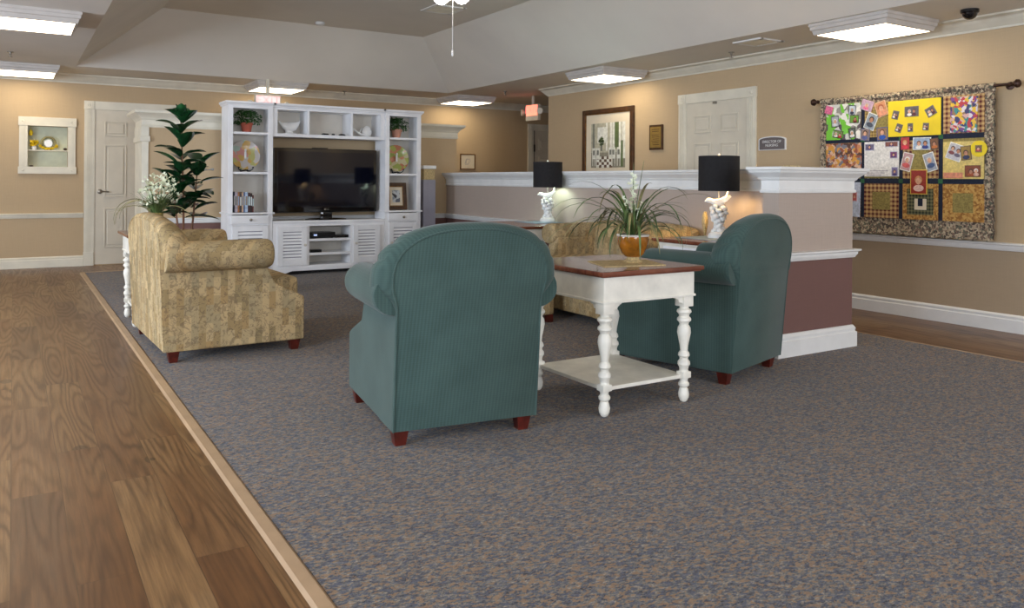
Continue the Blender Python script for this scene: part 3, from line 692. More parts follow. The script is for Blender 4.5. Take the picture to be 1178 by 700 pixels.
for x, y, lb in ((4.36, 4.17, 'blue-grey glass mat under the nearer bird lamp'), (4.45, 6.6, 'blue-grey glass mat under the farther bird lamp')):
    b = MB(); h = 0.19 if y < 5 else 0.17; b.box(x-h, x+h, y-h*1.1, y+h*1.1, TZ, TZ+0.004, 0.001); tag(b.build('glass_mat', M['blueglass']), lb, 'mat', 'glass mats under the lamps')
b = MB(); b.lathe([(0.0, 0), (0.012, 0.0), (0.03, 0.02), (0.062, 0.08), (0.07, 0.11), (0.062, 0.15), (0.03, 0.185), (0.0, 0.19)], 0, 0, 0, 24, sy=0.35)
o = b.build('decorative_plate', M['placemat'], smooth=True); o.location = (4.50, 4.40, TZ); o.rotation_euler = (0, 0, 0.75)
tag(o, 'round tan woven ornament standing on the lamp table behind the grass leaves', 'ornament')

# ------------------------------------------------------------------ plants
def blade(b, p0, az, L, up, droop, w, n=10, mi=0):
    d = Vector((math.cos(az), math.sin(az), 0)); side = Vector((-math.sin(az), math.cos(az), 0)); rows = []
    p = Vector(p0); ang = up
    for i in range(n+1):
        k = i/n; ww = w*(0.5+0.9*k if k < 0.5 else 0.95*(1-((k-0.5)/0.5)**2)+0.06)
        rows.append([p-side*ww*0.5+Vector((0, 0, 0.15*ww)), p.copy(), p+side*ww*0.5+Vector((0, 0, 0.15*ww))])
        p = p+(d*math.cos(ang)+Vector((0, 0, 1))*math.sin(ang))*(L/n); ang -= droop/n*(0.5+k)
    b.loft(rows, mi, closed=False, cap=False)
def flower(b, c, r, rnd, mi=0):
    tilt = Matrix.Rotation(rnd.uniform(-1.2, 1.2), 4, 'X') @ Matrix.Rotation(rnd.uniform(-1.2, 1.2), 4, 'Y') @ Matrix.Rotation(rnd.random()*6, 4, 'Z')
    for i in range(5):
        a = 2*PI*i/5; R = tilt @ Matrix.Rotation(a, 4, 'Z')
        pts = [(0, 0, 0), (r*0.5, -r*0.32, r*0.12), (r, -r*0.1, r*0.3), (r, r*0.1, r*0.3), (r*0.5, r*0.32, r*0.12)]
        b.poly([Vector(c)+R @ Vector(p) for p in pts], mi)
def grass_pot(label, loc, seed, pot_mat, nb, spike=True, scale=1.0, footed=True):
    t = thing('potted_flower_arrangement', label, 'plant', loc, 0); rnd = random.Random(seed)
    b = MB()
    if footed: b.lathe([(0.045, 0), (0.05, 0.006), (0.032, 0.018), (0.03, 0.026), (0.045, 0.04)], n=28, mi=0); b.build('pot_foot', M['placemat'], t, smooth=True); b = MB()
    z = 0.03 if footed else 0
    b.lathe([(0.04, z), (0.056, z+0.015), (0.072, z+0.05), (0.080, z+0.085), (0.078, z+0.106), (0.072, z+0.106), (0.066, z+0.09), (0.01, z+0.09)], n=28); p = b.build('pot', pot_mat, t, smooth=True)
    b = MB(); b.lathe([(0.074, z+0.10), (0.082, z+0.104), (0.082, z+0.112), (0.070, z+0.112)], n=28, cap=False); b.build('rim', M['cab_in'], p, smooth=True)
    b = MB(); b.lathe([(0.001, z+0.1), (0.070, z+0.098)], n=20, cap=False); b.build('moss', M['soil'], p)
    b = MB(); zt = z+0.1
    for i in range(nb):
        az = rnd.random()*2*PI; up = rnd.uniform(0.55, 1.4); L = rnd.uniform(0.2, 0.46)*scale
        blade(b, (0.02*math.cos(az), 0.02*math.sin(az), zt), az, L, up, rnd.uniform(1.6, 3.2), rnd.uniform(0.008, 0.013)*scale, 10, 0 if rnd.random() < 0.75 else 1)
    b.build('grass_leaves', [M['leaf_mid'], M['leaf_pale']], t, smooth=True)
    b = MB()
    for k, (dx, dy, h, n) in enumerate(((0.0, 0.0, 0.26, 22), (-0.06, 0.02, 0.17, 8), (0.03, -0.03, 0.15, 7))):
        for i in range(n):
            f = i/n; zz = zt+(h*0.35+h*0.65*f)*scale
            flower(b, (dx*f*1.3+rnd.uniform(-0.018, 0.018), dy*f+rnd.uniform(-0.018, 0.018), zz), 0.016*(1.25-0.5*f)*scale, rnd)
    b.build('white_blossom', M['petal'], t)
    b = MB()
    for dx, dy, h in ((0.0, 0.0, 0.3), (-0.06, 0.02, 0.19), (0.03, -0.03, 0.17), (0.07, 0.0, 0.31)):
        b.tube([(0, 0, zt), (dx*0.4, dy*0.4, zt+h*0.5*scale), (dx, dy, zt+h*scale)], [0.003, 0.0025, 0.001], 6)
    b.build('flower_stem', M['leaf_mid'], t)
    return t
b = MB(); R = 0.19; b.prism([(2.62+R*1.25*math.cos(a), 3.10+R*math.sin(a), TZ) for a in (0.5, 0.5+PI/2, 0.5+PI, 0.5+1.5*PI)], (0, 0, 0.004))
tag(b.build('placemat', M['placemat']), 'tan woven placemat under the amber pot on the foreground table', 'placemat')
grass_pot('amber pot with arching grass and white blossom spikes on the foreground table', (2.665, 3.10, TZ+0.004), 11, M['amber'], 70, scale=1.25)

# white flower bouquet behind the left armchair
t = thing('flower_vase', 'bouquet of white blossoms with bare arching twigs behind the tan armchair', 'flowers', (0.93, 6.62, TZ)); rnd = random.Random(3)
b = MB(); b.lathe([(0.05, 0), (0.06, 0.02), (0.06, 0.10), (0.05, 0.13), (0.056, 0.15)], n=24); b.build('vase', M['olive'], t, smooth=True)
b = MB()
for i in range(210):
    a, e, r = rnd.random()*2*PI, rnd.uniform(-0.6, 1.3), rnd.uniform(0.4, 1.0)
    flower(b, (0.02+0.15*r*math.cos(a)*math.cos(e), 0.13*r*math.sin(a)*math.cos(e), 0.29+0.18*r*math.sin(e)), rnd.uniform(0.012, 0.02), rnd)
b.build('white_blossom', M['petal'], t)
b = MB()
for i in range(60):
    a = rnd.random()*2*PI; blade(b, (0.02*math.cos(a), 0.02*math.sin(a), 0.12), a, rnd.uniform(0.12, 0.3), rnd.uniform(0.8, 1.5), rnd.uniform(0.3, 1.8), 0.012, 7)
b.build('leaves', M['leaf_mid'], t, smooth=True)
b = MB()
for az, L, up, dr, z in ((2.6, 0.42, 1.3, 3.0, 0.12), (2.8, 0.36, 1.1, 2.2, 0.1), (2.5, 0.46, 0.9, 2.6, 0.16), (2.9, 0.5, 1.35, 3.4, 0.12), (5.6, 0.35, 0.8, 2.0, 0.14), (2.7, 0.3, 0.5, 1.0, 0.16)):
    d = Vector((math.cos(az), math.sin(az), 0)); p = Vector((0, 0, z)); ang = up; pts = []
    for i in range(13):
        pts.append(p.copy()); p = p+(d*math.cos(ang)+Vector((0, 0, math.sin(ang))))*L/12; ang -= dr/12
    b.tube(pts, [0.004-0.0002*i for i in range(13)], 6)
b.build('twig', M['leaf_pale'], t, smooth=True)
# rubber plant standing on the floor
t = thing('rubber_plant', 'tall rubber plant with dark glossy leaves between the white door and cabinet', 'plant', (1.30, 7.62, CZ)); rnd = random.Random(8)
b = MB(); b.lathe([(0.11, 0), (0.15, 0.28), (0.16, 0.29), (0.16, 0.32), (0.145, 0.32), (0.14, 0.28), (0.01, 0.28)], n=28); p = b.build('pot', M['terra'], t, smooth=True)
b = MB(); b.lathe([(0.001, 0.285), (0.142, 0.283)], n=20, cap=False); b.build('soil', M['soil'], p)
stems = [((0, 0), (-0.03, 0.0), 1.62), ((0.03, 0.02), (0.12, 0.03), 1.22), ((-0.03, -0.02), (-0.1, -0.03), 1.05)]
b = MB()
for (x0, y0), (x1, y1), h in stems:
    b.tube([(x0, y0, 0.28), ((x0+x1)/2+0.01, (y0+y1)/2, (0.28+h)/2), (x1, y1, h)], [0.012, 0.009, 0.005], 8)
b.build('stem', M['stem'], t, smooth=True)
b = MB()
def bigleaf(b, p, az, el, L, w):
    d = Vector((math.cos(az)*math.cos(el), math.sin(az)*math.cos(el), math.sin(el))); s = Vector((-math.sin(az), math.cos(az), 0)); nrm = d.cross(s)*-1
    if nrm.z < 0: nrm = -nrm
    rows = []; n = 8
    for i in range(n+1):
        k = i/n; ww = w*math.sin(PI*min(1, k*0.93+0.05))**0.75*0.5; c = Vector(p)+d*(0.03+L*k)+Vector((0, 0, -0.22*L*k*k))
        rows.append([c-s*ww+nrm*ww*0.35, c-s*ww*0.5+nrm*ww*0.12, c, c+s*ww*0.5+nrm*ww*0.12, c+s*ww+nrm*ww*0.35])
    b.loft(rows, closed=False, cap=False); b.tube([Vector(p), Vector(p)+d*0.04], 0.003, 5)
for si, ((x0, y0), (x1, y1), h) in enumerate(stems):
    nn = 34 if si == 0 else 17
    for i in range(nn):
        f = i/(nn-1); z = 0.74+(h-0.74)*f; k = (z-0.28)/(h-0.28)
        p = (x0+(x1-x0)*k, y0+(y1-y0)*k, z); az = i*2.4+si
        bigleaf(b, p, az, rnd.uniform(0.0, 0.6)+0.5*f*f, rnd.uniform(0.2, 0.29), rnd.uniform(0.12, 0.155))
for az in (0.5, 2.6, 4.6): bigleaf(b, (-0.03, 0, 1.58), az, 1.35, 0.2, 0.1)
b.build('leaves', M['leaf_dark'], t, smooth=True)

# ------------------------------------------------------------------ white cabinet wall
CY, CD = 9.03, 9.355
def knob(b, x, z): b.lathe([(0.006, 0), (0.006, 0.012), (0.016, 0.018), (0.016, 0.024), (0.006, 0.03)], n=14, M=Matrix.Translation((x, CY, z)) @ Matrix.Rotation(PI/2, 4, 'X'))
def louvre_door(parent, x0, x1, z0, z1, kx, kz):
    b = MB(); s = 0.062; ya, yb = CY-0.018, CY-0.001
    b.box(x0, x0+s, ya, yb, z0, z1, 0.002); b.box(x1-s, x1, ya, yb, z0, z1, 0.002); b.box(x0+s, x1-s, ya, yb, z0, z0+s, 0.002); b.box(x0+s, x1-s, ya, yb, z1-s, z1, 0.002)
    b.box(x0+s, x1-s, yb-0.003, yb, z0+s, z1-s, mi=1)
    n = int(round((z1-z0-2*s)/0.038)); st = (z1-z0-2*s)/n
    for i in range(n):
        z = z0+s+i*st; b.prism([(x0+s, ya+0.001, z+0.003), (x0+s, ya+0.004, z+0.001), (x0+s, yb-0.004, z+st*0.72), (x0+s, yb-0.007, z+st*0.76)], (x1-x0-2*s, 0, 0))
    d = b.build('door', [M['cab'], M['postgrey']], parent)
    k = MB(); k.M = Matrix.Translation((0, -0.018, 0)); knob(k, kx, kz); k.build('knob', M['cab_in'], d, smooth=True)
TOPC = [(0, 1.905), (0.01, 1.905), (0.012, 1.915), (0.022, 1.925), (0.028, 1.932), (0.028, 1.95), (0, 1.95)]
def tower(x0, x1, label, door_knob_right):
    t = thing('bookcase_tower', label, 'cabinet', (0, 0, CZ), 0, 'white bookcase towers of the television wall')
    b = MB(); s = 0.055
    b.box(x0+0.001, x0+0.022, CY+0.001, CD-0.012, 0.001, 1.904); b.box(x1-0.022, x1-0.001, CY+0.001, CD-0.012, 0.001, 1.904); b.box(x0+0.001, x1-0.001, CD-0.011, CD, 0.001, 1.904, mi=1)
    for z0, z1 in ((1.887, 1.903), (0.703, 0.719), (0.577, 0.598), (0.05, 0.084)): b.box(x0+0.0225, x1-0.0225, CY+0.002, CD-0.013, z0, z1)
    b.box(x0, x0+s, CY-0.004, CY+0.02, 0.0, 1.905, 0.002); b.box(x1-s, x1, CY-0.004, CY+0.02, 0.0, 1.905, 0.002)
    b.box(x0+s+0.0005, x1-s-0.0005, CY-0.004, CY+0.02, 1.875, 1.904); b.box(x0+s+0.0005, x1-s-0.0005, CY-0.004, CY+0.02, 0.0, 0.085)
    b.build('carcass', [M['cab'], M['cab_in']], t)
    b = MB(); b.box(x0-0.02, x1+0.02, CY-0.022, CD-0.01, 0.7, 0.72, 0.004); b.build('ledge', M['cab'], t)
    b = MB(); b.mould(TOPC, [(x0, CD), (x0, CY), (x1, CY), (x1, CD)], 1 if False else -1); b.box(x0, x1, CY, CD, 1.905, 1.949); b.build('cornice', M['cab'], t)
    for z in (1.588, 1.146): b = MB(); b.box(x0+s, x1-s, CY+0.004, CD-0.012, z, z+0.026, 0.003); b.build('shelf', M['cab'], t)
    b = MB(); b.box(x0+0.04, x1-0.04, CY-0.016, CY-0.001, 0.595, 0.69, 0.003); b.box(x0+0.055, x1-0.055, CY-0.018, CY-0.014, 0.608, 0.677, 0.001)
    d = b.build('drawer', M['cab'], t); k = MB(); k.M = Matrix.Translation((0, -0.016, 0)); knob(k, (x0+x1)/2, 0.64); k.build('knob', M['metal'], d, smooth=True)
    louvre_door(t, x0+0.05, x1-0.05, 0.095, 0.575, x1-0.08 if door_knob_right else x0+0.08, 0.33)
    return t
tower(1.985, 2.475, 'left white bookcase tower with louvred door, books on its lowest open shelf', True)
tower(3.83, 4.305, 'right white bookcase tower with louvred door, framed photo on its lowest open shelf', False)
b0, b1 = 2.478, 3.827
t = thing('bridge_shelf', 'white three-bay shelf bridging the towers above the television', 'shelf', (0, 0, CZ))
b = MB(); b.box(b0, b1, CY+0.012, CD-0.011, 1.88, 1.904); b.box(b0, b1, CY+0.011, CD-0.011, 1.575, 1.612, 0.003); b.box(b0, b0+0.05, CY+0.012, CD-0.011, 1.612, 1.88); b.box(b1-0.05, b1, CY+0.012, CD-0.011, 1.612, 1.88); b.box(b0, b1, CD-0.0105, CD, 1.6, 1.9, mi=1)
b.build('carcass', [M['cab'], M['cab_in']], t)
for x in (2.885, 3.41): b = MB(); b.box(x-0.011, x+0.011, CY+0.014, CD-0.012, 1.612, 1.88); b.build('divider', M['cab'], t)
b = MB(); b.mould(TOPC, [(b0, CY), (b1, CY)], -1); b.box(b0, b1, CY, CD, 1.905, 1.949); b.build('cornice', M['cab'], t)
t = thing('media_console', 'low white console with two louvred doors under the television', 'console', (0, 0, CZ))
b = MB(); b.box(b0+0.001, b0+0.03, CY+0.021, CD-0.011, 0.106, 0.591); b.box(b1-0.03, b1-0.001, CY+0.021, CD-0.011, 0.106, 0.591); b.box(b0, b1, CD-0.0105, CD, 0.076, 0.591, mi=1)
for x0, x1 in ((2.865, 2.9), (3.395, 3.43)): b.box(x0, x1, CY, CD-0.011, 0.106, 0.554)
b.box(b0, b0+0.06, CY, CY+0.02, 0.106, 0.554); b.box(b1-0.06, b1, CY, CY+0.02, 0.106, 0.554)
b.box(b0, b1, CY, CY+0.02, 0.555, 0.591); b.box(b0, b1, CY, CD-0.011, 0.075, 0.105)
b.prism([(b0, CY-0.012, 0.085), (b0, CY-0.012, 0.0), (b0+0.09, CY-0.012, 0.0), (b0+0.16, CY-0.012, 0.028), (b0+0.22, CY-0.012, 0.045), (b1-0.22, CY-0.012, 0.045), (b1-0.16, CY-0.012, 0.028), (b1-0.09, CY-0.012, 0.0), (b1, CY-0.012, 0.0), (b1, CY-0.012, 0.085)], (0, 0.03, 0))
b.box(b0+0.1, b1-0.1, CD-0.05, CD-0.02, 0, 0.08, mi=2)  # dark board stands in for the shade under the console
b.build('carcass', [M['cab'], M['cab_in'], M['dark']], t)
b = MB(); b.box(b0, b1, CY-0.014, CD, 0.592, 0.62, 0.005); b.build('top', M['cab'], t)
for z in (0.378, 0.215): b = MB(); b.box(2.9, 3.395, CY+0.004, CD-0.012, z, z+0.028, 0.003); b.build('shelf', M['cab'], t)
louvre_door(t, 2.53, 2.868, 0.108, 0.556, 2.84, 0.34); louvre_door(t, 3.427, 3.765, 0.108, 0.556, 3.455, 0.34)
# television
t = thing('television', 'large flat black television on the white console', 'television', (3.152, 9.2, 0.62+CZ))
b = MB(); b.box(-0.63, 0.63, -0.03, 0.03, 0.085, 0.835, 0.008); b.box(-0.45, 0.45, 0.03, 0.075, 0.2, 0.7, 0.02); b.build('housing', M['gloss'], t)
b = MB(); b.box(-0.585, 0.585, -0.032, -0.029, 0.155, 0.795); b.build('screen', M['screen'], t)
b = MB(); b.box(-0.07, 0.07, -0.02, 0.02, 0.015, 0.1, 0.004); b.lathe([(0.25, 0), (0.25, 0.008), (0.2, 0.016), (0.06, 0.02)], n=36, sy=0.55); b.build('stand', M['gloss'], t, smooth=True)
b = MB(); b.lathe([(0.011, 0), (0.011, 0.001)], n=16, M=Matrix.Translation((-0.022, -0.0305, 0.12)) @ Matrix.Rotation(PI/2, 4, 'X')); b.build('logo', M['metal'], t)
text('logo_lettering', 'LG', 0.028, M['metal'], t, (0.01, -0.0312, 0.12), (PI/2, 0, 0), 0.0003)
b = MB(); b.box(-0.17, 0.02, 0.0, 0.02, 0.838, 0.848, 0.002); b.build('sensor_bar', M['black'], t)
# electronics
t = thing('cable_box', 'black cable box on the middle open shelf of the console', 'electronics', (3.05, 9.16, 0.406+CZ))
b = MB(); b.box(-0.17, 0.17, -0.1, 0.12, 0.006, 0.07, 0.004); b.box(-0.15, -0.13, -0.08, 0.1, 0, 0.006); b.box(0.13, 0.15, -0.08, 0.1, 0, 0.006); b.build('case', M['black'], t)
b = MB(); b.box(-0.09, -0.05, -0.102, -0.1, 0.03, 0.05); b.build('display', emit('display_blue', (0.15, 0.4, 1.0), 0.4), t)
b = MB(); b.box(3.235, 3.39, 9.08, 9.24, 0.406+CZ, 0.44+CZ, 0.004); tag(b.build('disc_player', M['black']), 'slim black disc player beside the cable box on the console shelf', 'electronics')
b = MB(); b.box(2.93, 3.06, 9.07, 9.16, 0.243+CZ, 0.275+CZ, 0.003); tag(b.build('adapter_box', M['black']), 'small black box on the lowest open console shelf', 'electronics')
# shelf contents
def bush_pot(label, loc, seed, mat, cat='plant', sx=0.19):
    t = thing('potted_plant', label, cat, loc, 0, 'potted plants on the top tower shelves'); rnd = random.Random(seed)
    b = MB(); b.lathe([(0.045, 0), (0.062, 0.085), (0.07, 0.087), (0.07, 0.11), (0.062, 0.11), (0.056, 0.095), (0.005, 0.092)], n=24); b.build('pot', mat, t, smooth=True)
    b = MB()
    for i in range(520):
        a = rnd.random()*2*PI; r = rnd.random()**0.6; z = 0.09+0.16*rnd.random(); rr = r*sx*(0.5+0.5*math.sin(min(PI, (z-0.07)/0.17*PI)))
        c = Vector((max(-0.155, min(0.155, rr*math.cos(a))), 0.5*rr*math.sin(a), z)); d = Vector((rnd.uniform(-1, 1), rnd.uniform(-1, 1), rnd.uniform(-0.6, 0.8))).normalized(); s = d.cross(Vector((rnd.random(), rnd.random(), 1))).normalized(); L = 0.034
        b.poly([c-d*L*0.5, c+s*L*0.25, c+d*L*0.5, c-s*L*0.25])
    b.build('foliage', M['leaf_bush'], t)
bush_pot('leafy plant in a red terracotta pot on the top shelf of the left tower', (2.225, 9.2, 1.614+CZ), 4, M['terra'], sx=0.21)
bush_pot('leafy plant in a pale pink clay pot on the top shelf of the right tower', (4.05, 9.2, 1.614+CZ), 6, M['terra_pale'], sx=0.19)
def plate(label, loc, cols, seed):
    t = thing('display_plate', label, 'plate', loc, 0, 'painted display plates on black stands')
    R = Matrix.Translation((0, 0.03, 0.19)) @ Matrix.Rotation(PI/2-0.15, 4, 'X')
    b = MB(); b.lathe([(0.001, 0), (0.09, 0.002), (0.12, 0.01), (0.165, 0.022), (0.168, 0.018), (0.12, 0.003), (0.09, -0.004), (0.001, -0.006)], n=36, cap=False, M=R)
    p = b.build('plate', palette('painted_plate', cols, 16, 0.2, 0.05, seed), t, smooth=True)
    b = MB(); b.box(-0.012, 0.012, 0.004, 0.01, 0.15, 0.23, 0.002, mi=0); b.ball((0, 0.0, 0.245), 0.013, 0.006, 0.016); b.build('painted_figure', M['ceramic'], p, smooth=True)
    b = MB()
    for s in (-1, 1):
        b.tube([(s*0.04, 0.06, 0.0), (s*0.05, 0.0, 0.01), (s*0.075, -0.02, 0.03), (s*0.085, -0.025, 0.06), (s*0.07, -0.02, 0.05)], 0.006, 8); b.tube([(s*0.04, 0.06, 0.0), (s*0.02, 0.07, 0.12)], 0.005, 6)
    b.tube([(-0.05, 0.0, 0.008), (0, -0.015, 0.02), (0.05, 0.0, 0.008)], 0.007, 8)
    b.build('stand', M['black'], t, smooth=True)
plate('round pink and green painted plate on a black stand, middle shelf of the left tower', (2.21, 9.18, 1.172+CZ), [(214, 150, 140), (196, 190, 186), (188, 186, 120), (206, 168, 96), (170, 190, 180)], 1)
plate('round orange and green painted plate on a black stand, middle shelf of the right tower', (4.05, 9.18, 1.172+CZ), [(206, 142, 110), (190, 120, 90), (178, 184, 96), (200, 190, 150), (160, 170, 90)], 2)
bk = [((38, 40, 60), 0.012, 0.205, 'dark navy'), ((196, 186, 200), 0.03, 0.2, 'pale lilac'), ((176, 118, 70), 0.018, 0.2, 'tan orange'), ((70, 60, 62), 0.022, 0.19, 'charcoal'), ((206, 172, 140), 0.018, 0.2, 'peach'), ((92, 112, 150), 0.016, 0.2, 'mid blue'), ((176, 196, 220), 0.028, 0.2, 'light blue'), ((66, 30, 28), 0.026, 0.195, 'dark maroon'), ((40, 26, 24), 0.02, 0.19, 'near black'), ((96, 40, 34), 0.014, 0.17, 'small brick red')]
x = 2.06
for i, (c, w, h, nm) in enumerate(bk):
    t = thing('book', '%s book, %s in the row on the left tower shelf' % (nm, ('first', 'second', 'third', 'fourth', 'fifth', 'sixth', 'seventh', 'eighth', 'ninth', 'last')[i]), 'book', (x+w/2, 9.07, 0.722+CZ), 0, 'books on the left tower shelf')
    b = MB(); h *= 1.12; b.box(-w/2, w/2, 0, 0.14, 0, h, 0.0015); b.build('cover', plain('book_cover', c, 0.5, vary=0.15, scale=30), t)
    b = MB(); b.box(-w/2+0.002, w/2-0.002, 0.005, 0.142, 0.003, h+0.0008); b.build('pages', M['mat'], t)
    b = MB(); b.box(-w*0.3, w*0.3, -0.0006, 0.0004, h*0.35, h*0.8); b.build('spine_panel', plain('spine_panel', tuple(min(255, 255-v*0.6) for v in c), 0.5), t)
    x += w+0.0015
t = thing('picture_frame', 'dark brown framed photo on the lowest open shelf of the right tower', 'picture frame', (4.03, 9.12, 0.724+CZ))
R = Matrix.Rotation(-0.12, 4, 'X')
b = MB(); b.M = R
fw, fh, fb = 0.28, 0.34, 0.045
b.box(-fw/2, -fw/2+fb, 0, 0.025, 0, fh, 0.005); b.box(fw/2-fb, fw/2, 0, 0.025, 0, fh, 0.005); b.box(-fw/2+fb, fw/2-fb, 0, 0.025, 0, fb, 0.005); b.box(-fw/2+fb, fw/2-fb, 0, 0.025, fh-fb, fh, 0.005); b.build('frame', M['framebrown'], t)
b = MB(); b.M = R; s = fb
for x0, x1, z0, z1 in ((-fw/2+s, -fw/2+s+0.01, s, fh-s), (fw/2-s-0.01, fw/2-s, s, fh-s), (-fw/2+s, fw/2-s, s, s+0.01), (-fw/2+s, fw/2-s, fh-s-0.01, fh-s)): b.box(x0, x1, 0.003, 0.02, z0, z1)
b.build('gold_inner_rim', M['gold'], t)
b = MB(); b.M = R; b.box(-fw/2+s, fw/2-s, 0.012, 0.02, s, fh-s); mtb = b.build('mat_board', M['mat'], t)
b = MB(); b.M = R; b.box(-0.05, 0.05, 0.0105, 0.012, 0.095, 0.245); b.build('photo', palette('grey_snapshot', [(90, 96, 110), (150, 158, 170), (60, 62, 70), (200, 204, 206)], 22, 0.4, 0.05, 5), mtb)
# figurines on the bridge
t = thing('rooster_figurine', 'white ceramic bird figurine in the left bay above the television', 'figurine', (2.70, 9.18, 1.612+CZ))
b = MB(); b.loft([[(x, r*0.7*math.cos(a), z+r*math.sin(a)) for a in [2*PI*i/14 for i in range(14)]] for x, z, r in ((-0.13, 0.165, 0.006), (-0.12, 0.15, 0.014), (-0.10, 0.125, 0.02), (-0.075, 0.10, 0.034), (-0.03, 0.085, 0.055), (0.03, 0.085, 0.058), (0.075, 0.095, 0.05), (0.105, 0.12, 0.03), (0.125, 0.15, 0.012), (0.13, 0.16, 0.003))])
b.lathe([(0.06, 0), (0.06, 0.01), (0.03, 0.02), (0.03, 0.04)], n=16, sx=1.5); b.build('body', M['ceramic'], t, smooth=True)
b = MB(); b.tube([(-0.12, 0, 0.15), (-0.135, 0, 0.2), (-0.12, 0, 0.235)], [0.012, 0.009, 0.012]); b.build('head', M['cab_in'], t, smooth=True)
t = thing('seashell_figurine', 'white scalloped shell and branch ornament in the right bay above the television', 'figurine', (3.60, 9.18, 1.612+CZ))
b = MB(); b.lathe([(0.02, 0), (0.05, 0.02), (0.065, 0.06), (0.05, 0.11), (0.02, 0.135), (0.002, 0.14)], 0.05, 0, 0, 20, sy=0.6)
b.build('shell', M['ceramic'], t, smooth=True)
b = MB(); b.tube([(-0.13, 0, 0.10), (-0.09, 0, 0.07), (-0.03, -0.02, 0.03), (0.05, -0.05, 0.012)], [0.006, 0.014, 0.016, 0.012]); b.tube([(-0.05, 0, 0.04), (-0.02, 0.01, 0.09), (0.0, 0.02, 0.12)], [0.01, 0.008, 0.004]); b.build('branch', M['ceramic'], t, smooth=True)
for x, w, lb in ((3.10, 0.09, 'larger dark stone on the middle bay floor above the television'), (3.2, 0.04, 'tiny dark stone on the middle bay floor above the television'), (3.31, 0.09, 'flat dark stone at the right of the middle bay above the television')):
    b = MB(); b.ball((x, 9.10, 1.612+CZ+0.011), w/2, 0.03, 0.013, wob=0.3); tag(b.build('decorative_stone', M['black'], smooth=True), lb, 'stone', 'dark stones in the middle bay')

# slim post beside the cabinet
t = thing('pedestal_stand', 'slim grey square stand with a white cap right of the white cabinet', 'stand', (4.46, 9.15, CZ))
b = MB(); b.box(-0.085, 0.085, -0.06, 0.06, 0, 1.10, 0.008); b.box(-0.12, 0.12, -0.1, 0.1, 0, 0.03, 0.006); b.build('post', M['postgrey'], t)
b = MB(); b.box(-0.075, 0.075, -0.05, 0.05, 1.10, 1.235, 0.006); b.build('neck', M['placemat'], t)
b = MB(); b.box(-0.09, 0.09, -0.07, 0.07, 1.235, 1.28, 0.01); b.build('cap', M['white'], t)

# ------------------------------------------------------------------ back wall items
t = thing('display_niche', 'small cream framed display niche recessed in the left back wall', 'display niche', (0, YB, 0))
b = MB(); fx0, fx1, fz0, fz1 = 0.048, 0.665, 1.145, 1.835
b.box(fx0+0.01, NX0, -0.022, 0, fz0+0.08, fz1-0.08, 0.003); b.box(NX1, fx1-0.01, -0.022, 0, fz0+0.08, fz1-0.08, 0.003)
for z0, z1 in ((fz0, NZ0), (NZ1, fz1)): b.box(fx0, fx1, -0.028, 0, z0, z1, 0.004)
for z in ((fz0+NZ0)/2, (NZ1+fz1)/2):
    for x in (fx0+0.05, fx1-0.05): b.lathe([(0.03, 0), (0.03, 0.004), (0.015, 0.003), (0.008, 0.007)], n=14, M=Matrix.Translation((x, -0.027, z)) @ Matrix.Rotation(PI/2, 4, 'X'))
for x in (fx0+0.035, fx0+0.055, fx1-0.035, fx1-0.055): b.box(x-0.003, x+0.003, -0.026, -0.02, fz0+0.09, fz1-0.09)
b.build('frame', M['trim'], t)
b = MB(); b.box(NX0, NX1, 0.115, 0.128, NZ0, NZ1); b.build('back_panel', plain('pale_green_panel', (206, 210, 184), 0.6), t)
b = MB(); b.box(NX0, NX1, 0.004, 0.115, 1.425, 1.437, 0.002); b.build('shelf', M['trim'], t)
t = thing('small_wreath', 'small wreath round a white disc on the niche shelf', 'wreath', (0.365, YB+0.06, 1.437))
b = MB(); b.tube([(0.075*math.cos(a), 0, 0.085+0.075*math.sin(a)) for a in [2*PI*i/24 for i in range(25)]], 0.013, 8); b.build('ring', M['leaf_pale'], t, smooth=True)
b = MB(); b.lathe([(0.045, 0), (0.045, 0.01)], n=24, M=Matrix.Translation((0, 0.005, 0.085)) @ Matrix.Rotation(PI/2, 4, 'X')); b.build('disc', M['ceramic'], t)
rnd = random.Random(2); b = MB()
for i in range(30): a = rnd.uniform(3.6, 5.9); flower(b, (0.1*math.cos(a), -0.02, 0.085+0.07*math.sin(a)), 0.022, rnd)
b.build('yellow_blossom', M['yellow'], t)
t = thing('small_bouquet', 'small yellow-green posy left of the wreath in the niche', 'flowers', (0.215, YB+0.06, 1.437)); b = MB(); b.lathe([(0.02, 0), (0.03, 0.02), (0.025, 0.05)], n=14); b.build('cup', M['ceramic'], t, smooth=True); b = MB()
for i in range(60): flower(b, (rnd.uniform(-0.04, 0.04), rnd.uniform(-0.03, 0.02), 0.05+rnd.uniform(0, 0.06)), 0.02, rnd)
b.build('blossom', M['yellow'], t)
b = MB(); b.ball((0.18, YB+0.06, 1.645), 0.022, 0.02, 0.04, wob=0.3); b.tube([(0.18, YB+0.06, 1.68), (0.18, YB+0.06, 1.727)], 0.002, 5); tag(b.build('hanging_ornament', M['yellow'], smooth=True), 'small yellow-green ornament hanging in the upper left of the niche', 'ornament')
b = MB(); b.ball((0.545, YB+0.06, 1.455), 0.022, 0.015, 0.016, wob=0.3); tag(b.build('small_bird', M['bronze'], smooth=True), 'tiny dark figurine at the right end of the niche shelf', 'figurine')
b = MB(); b.ball((0.185, YB+0.05, 1.241), 0.024, 0.015, 0.009, wob=0.3); tag(b.build('small_stone', M['bronze'], smooth=True), 'tiny dark piece on the niche floor at left', 'ornament')
t = thing('framed_print', 'small cream framed drawing on the yellow-lit far back wall', 'picture', (6.205, YB, 1.405))
b = MB()
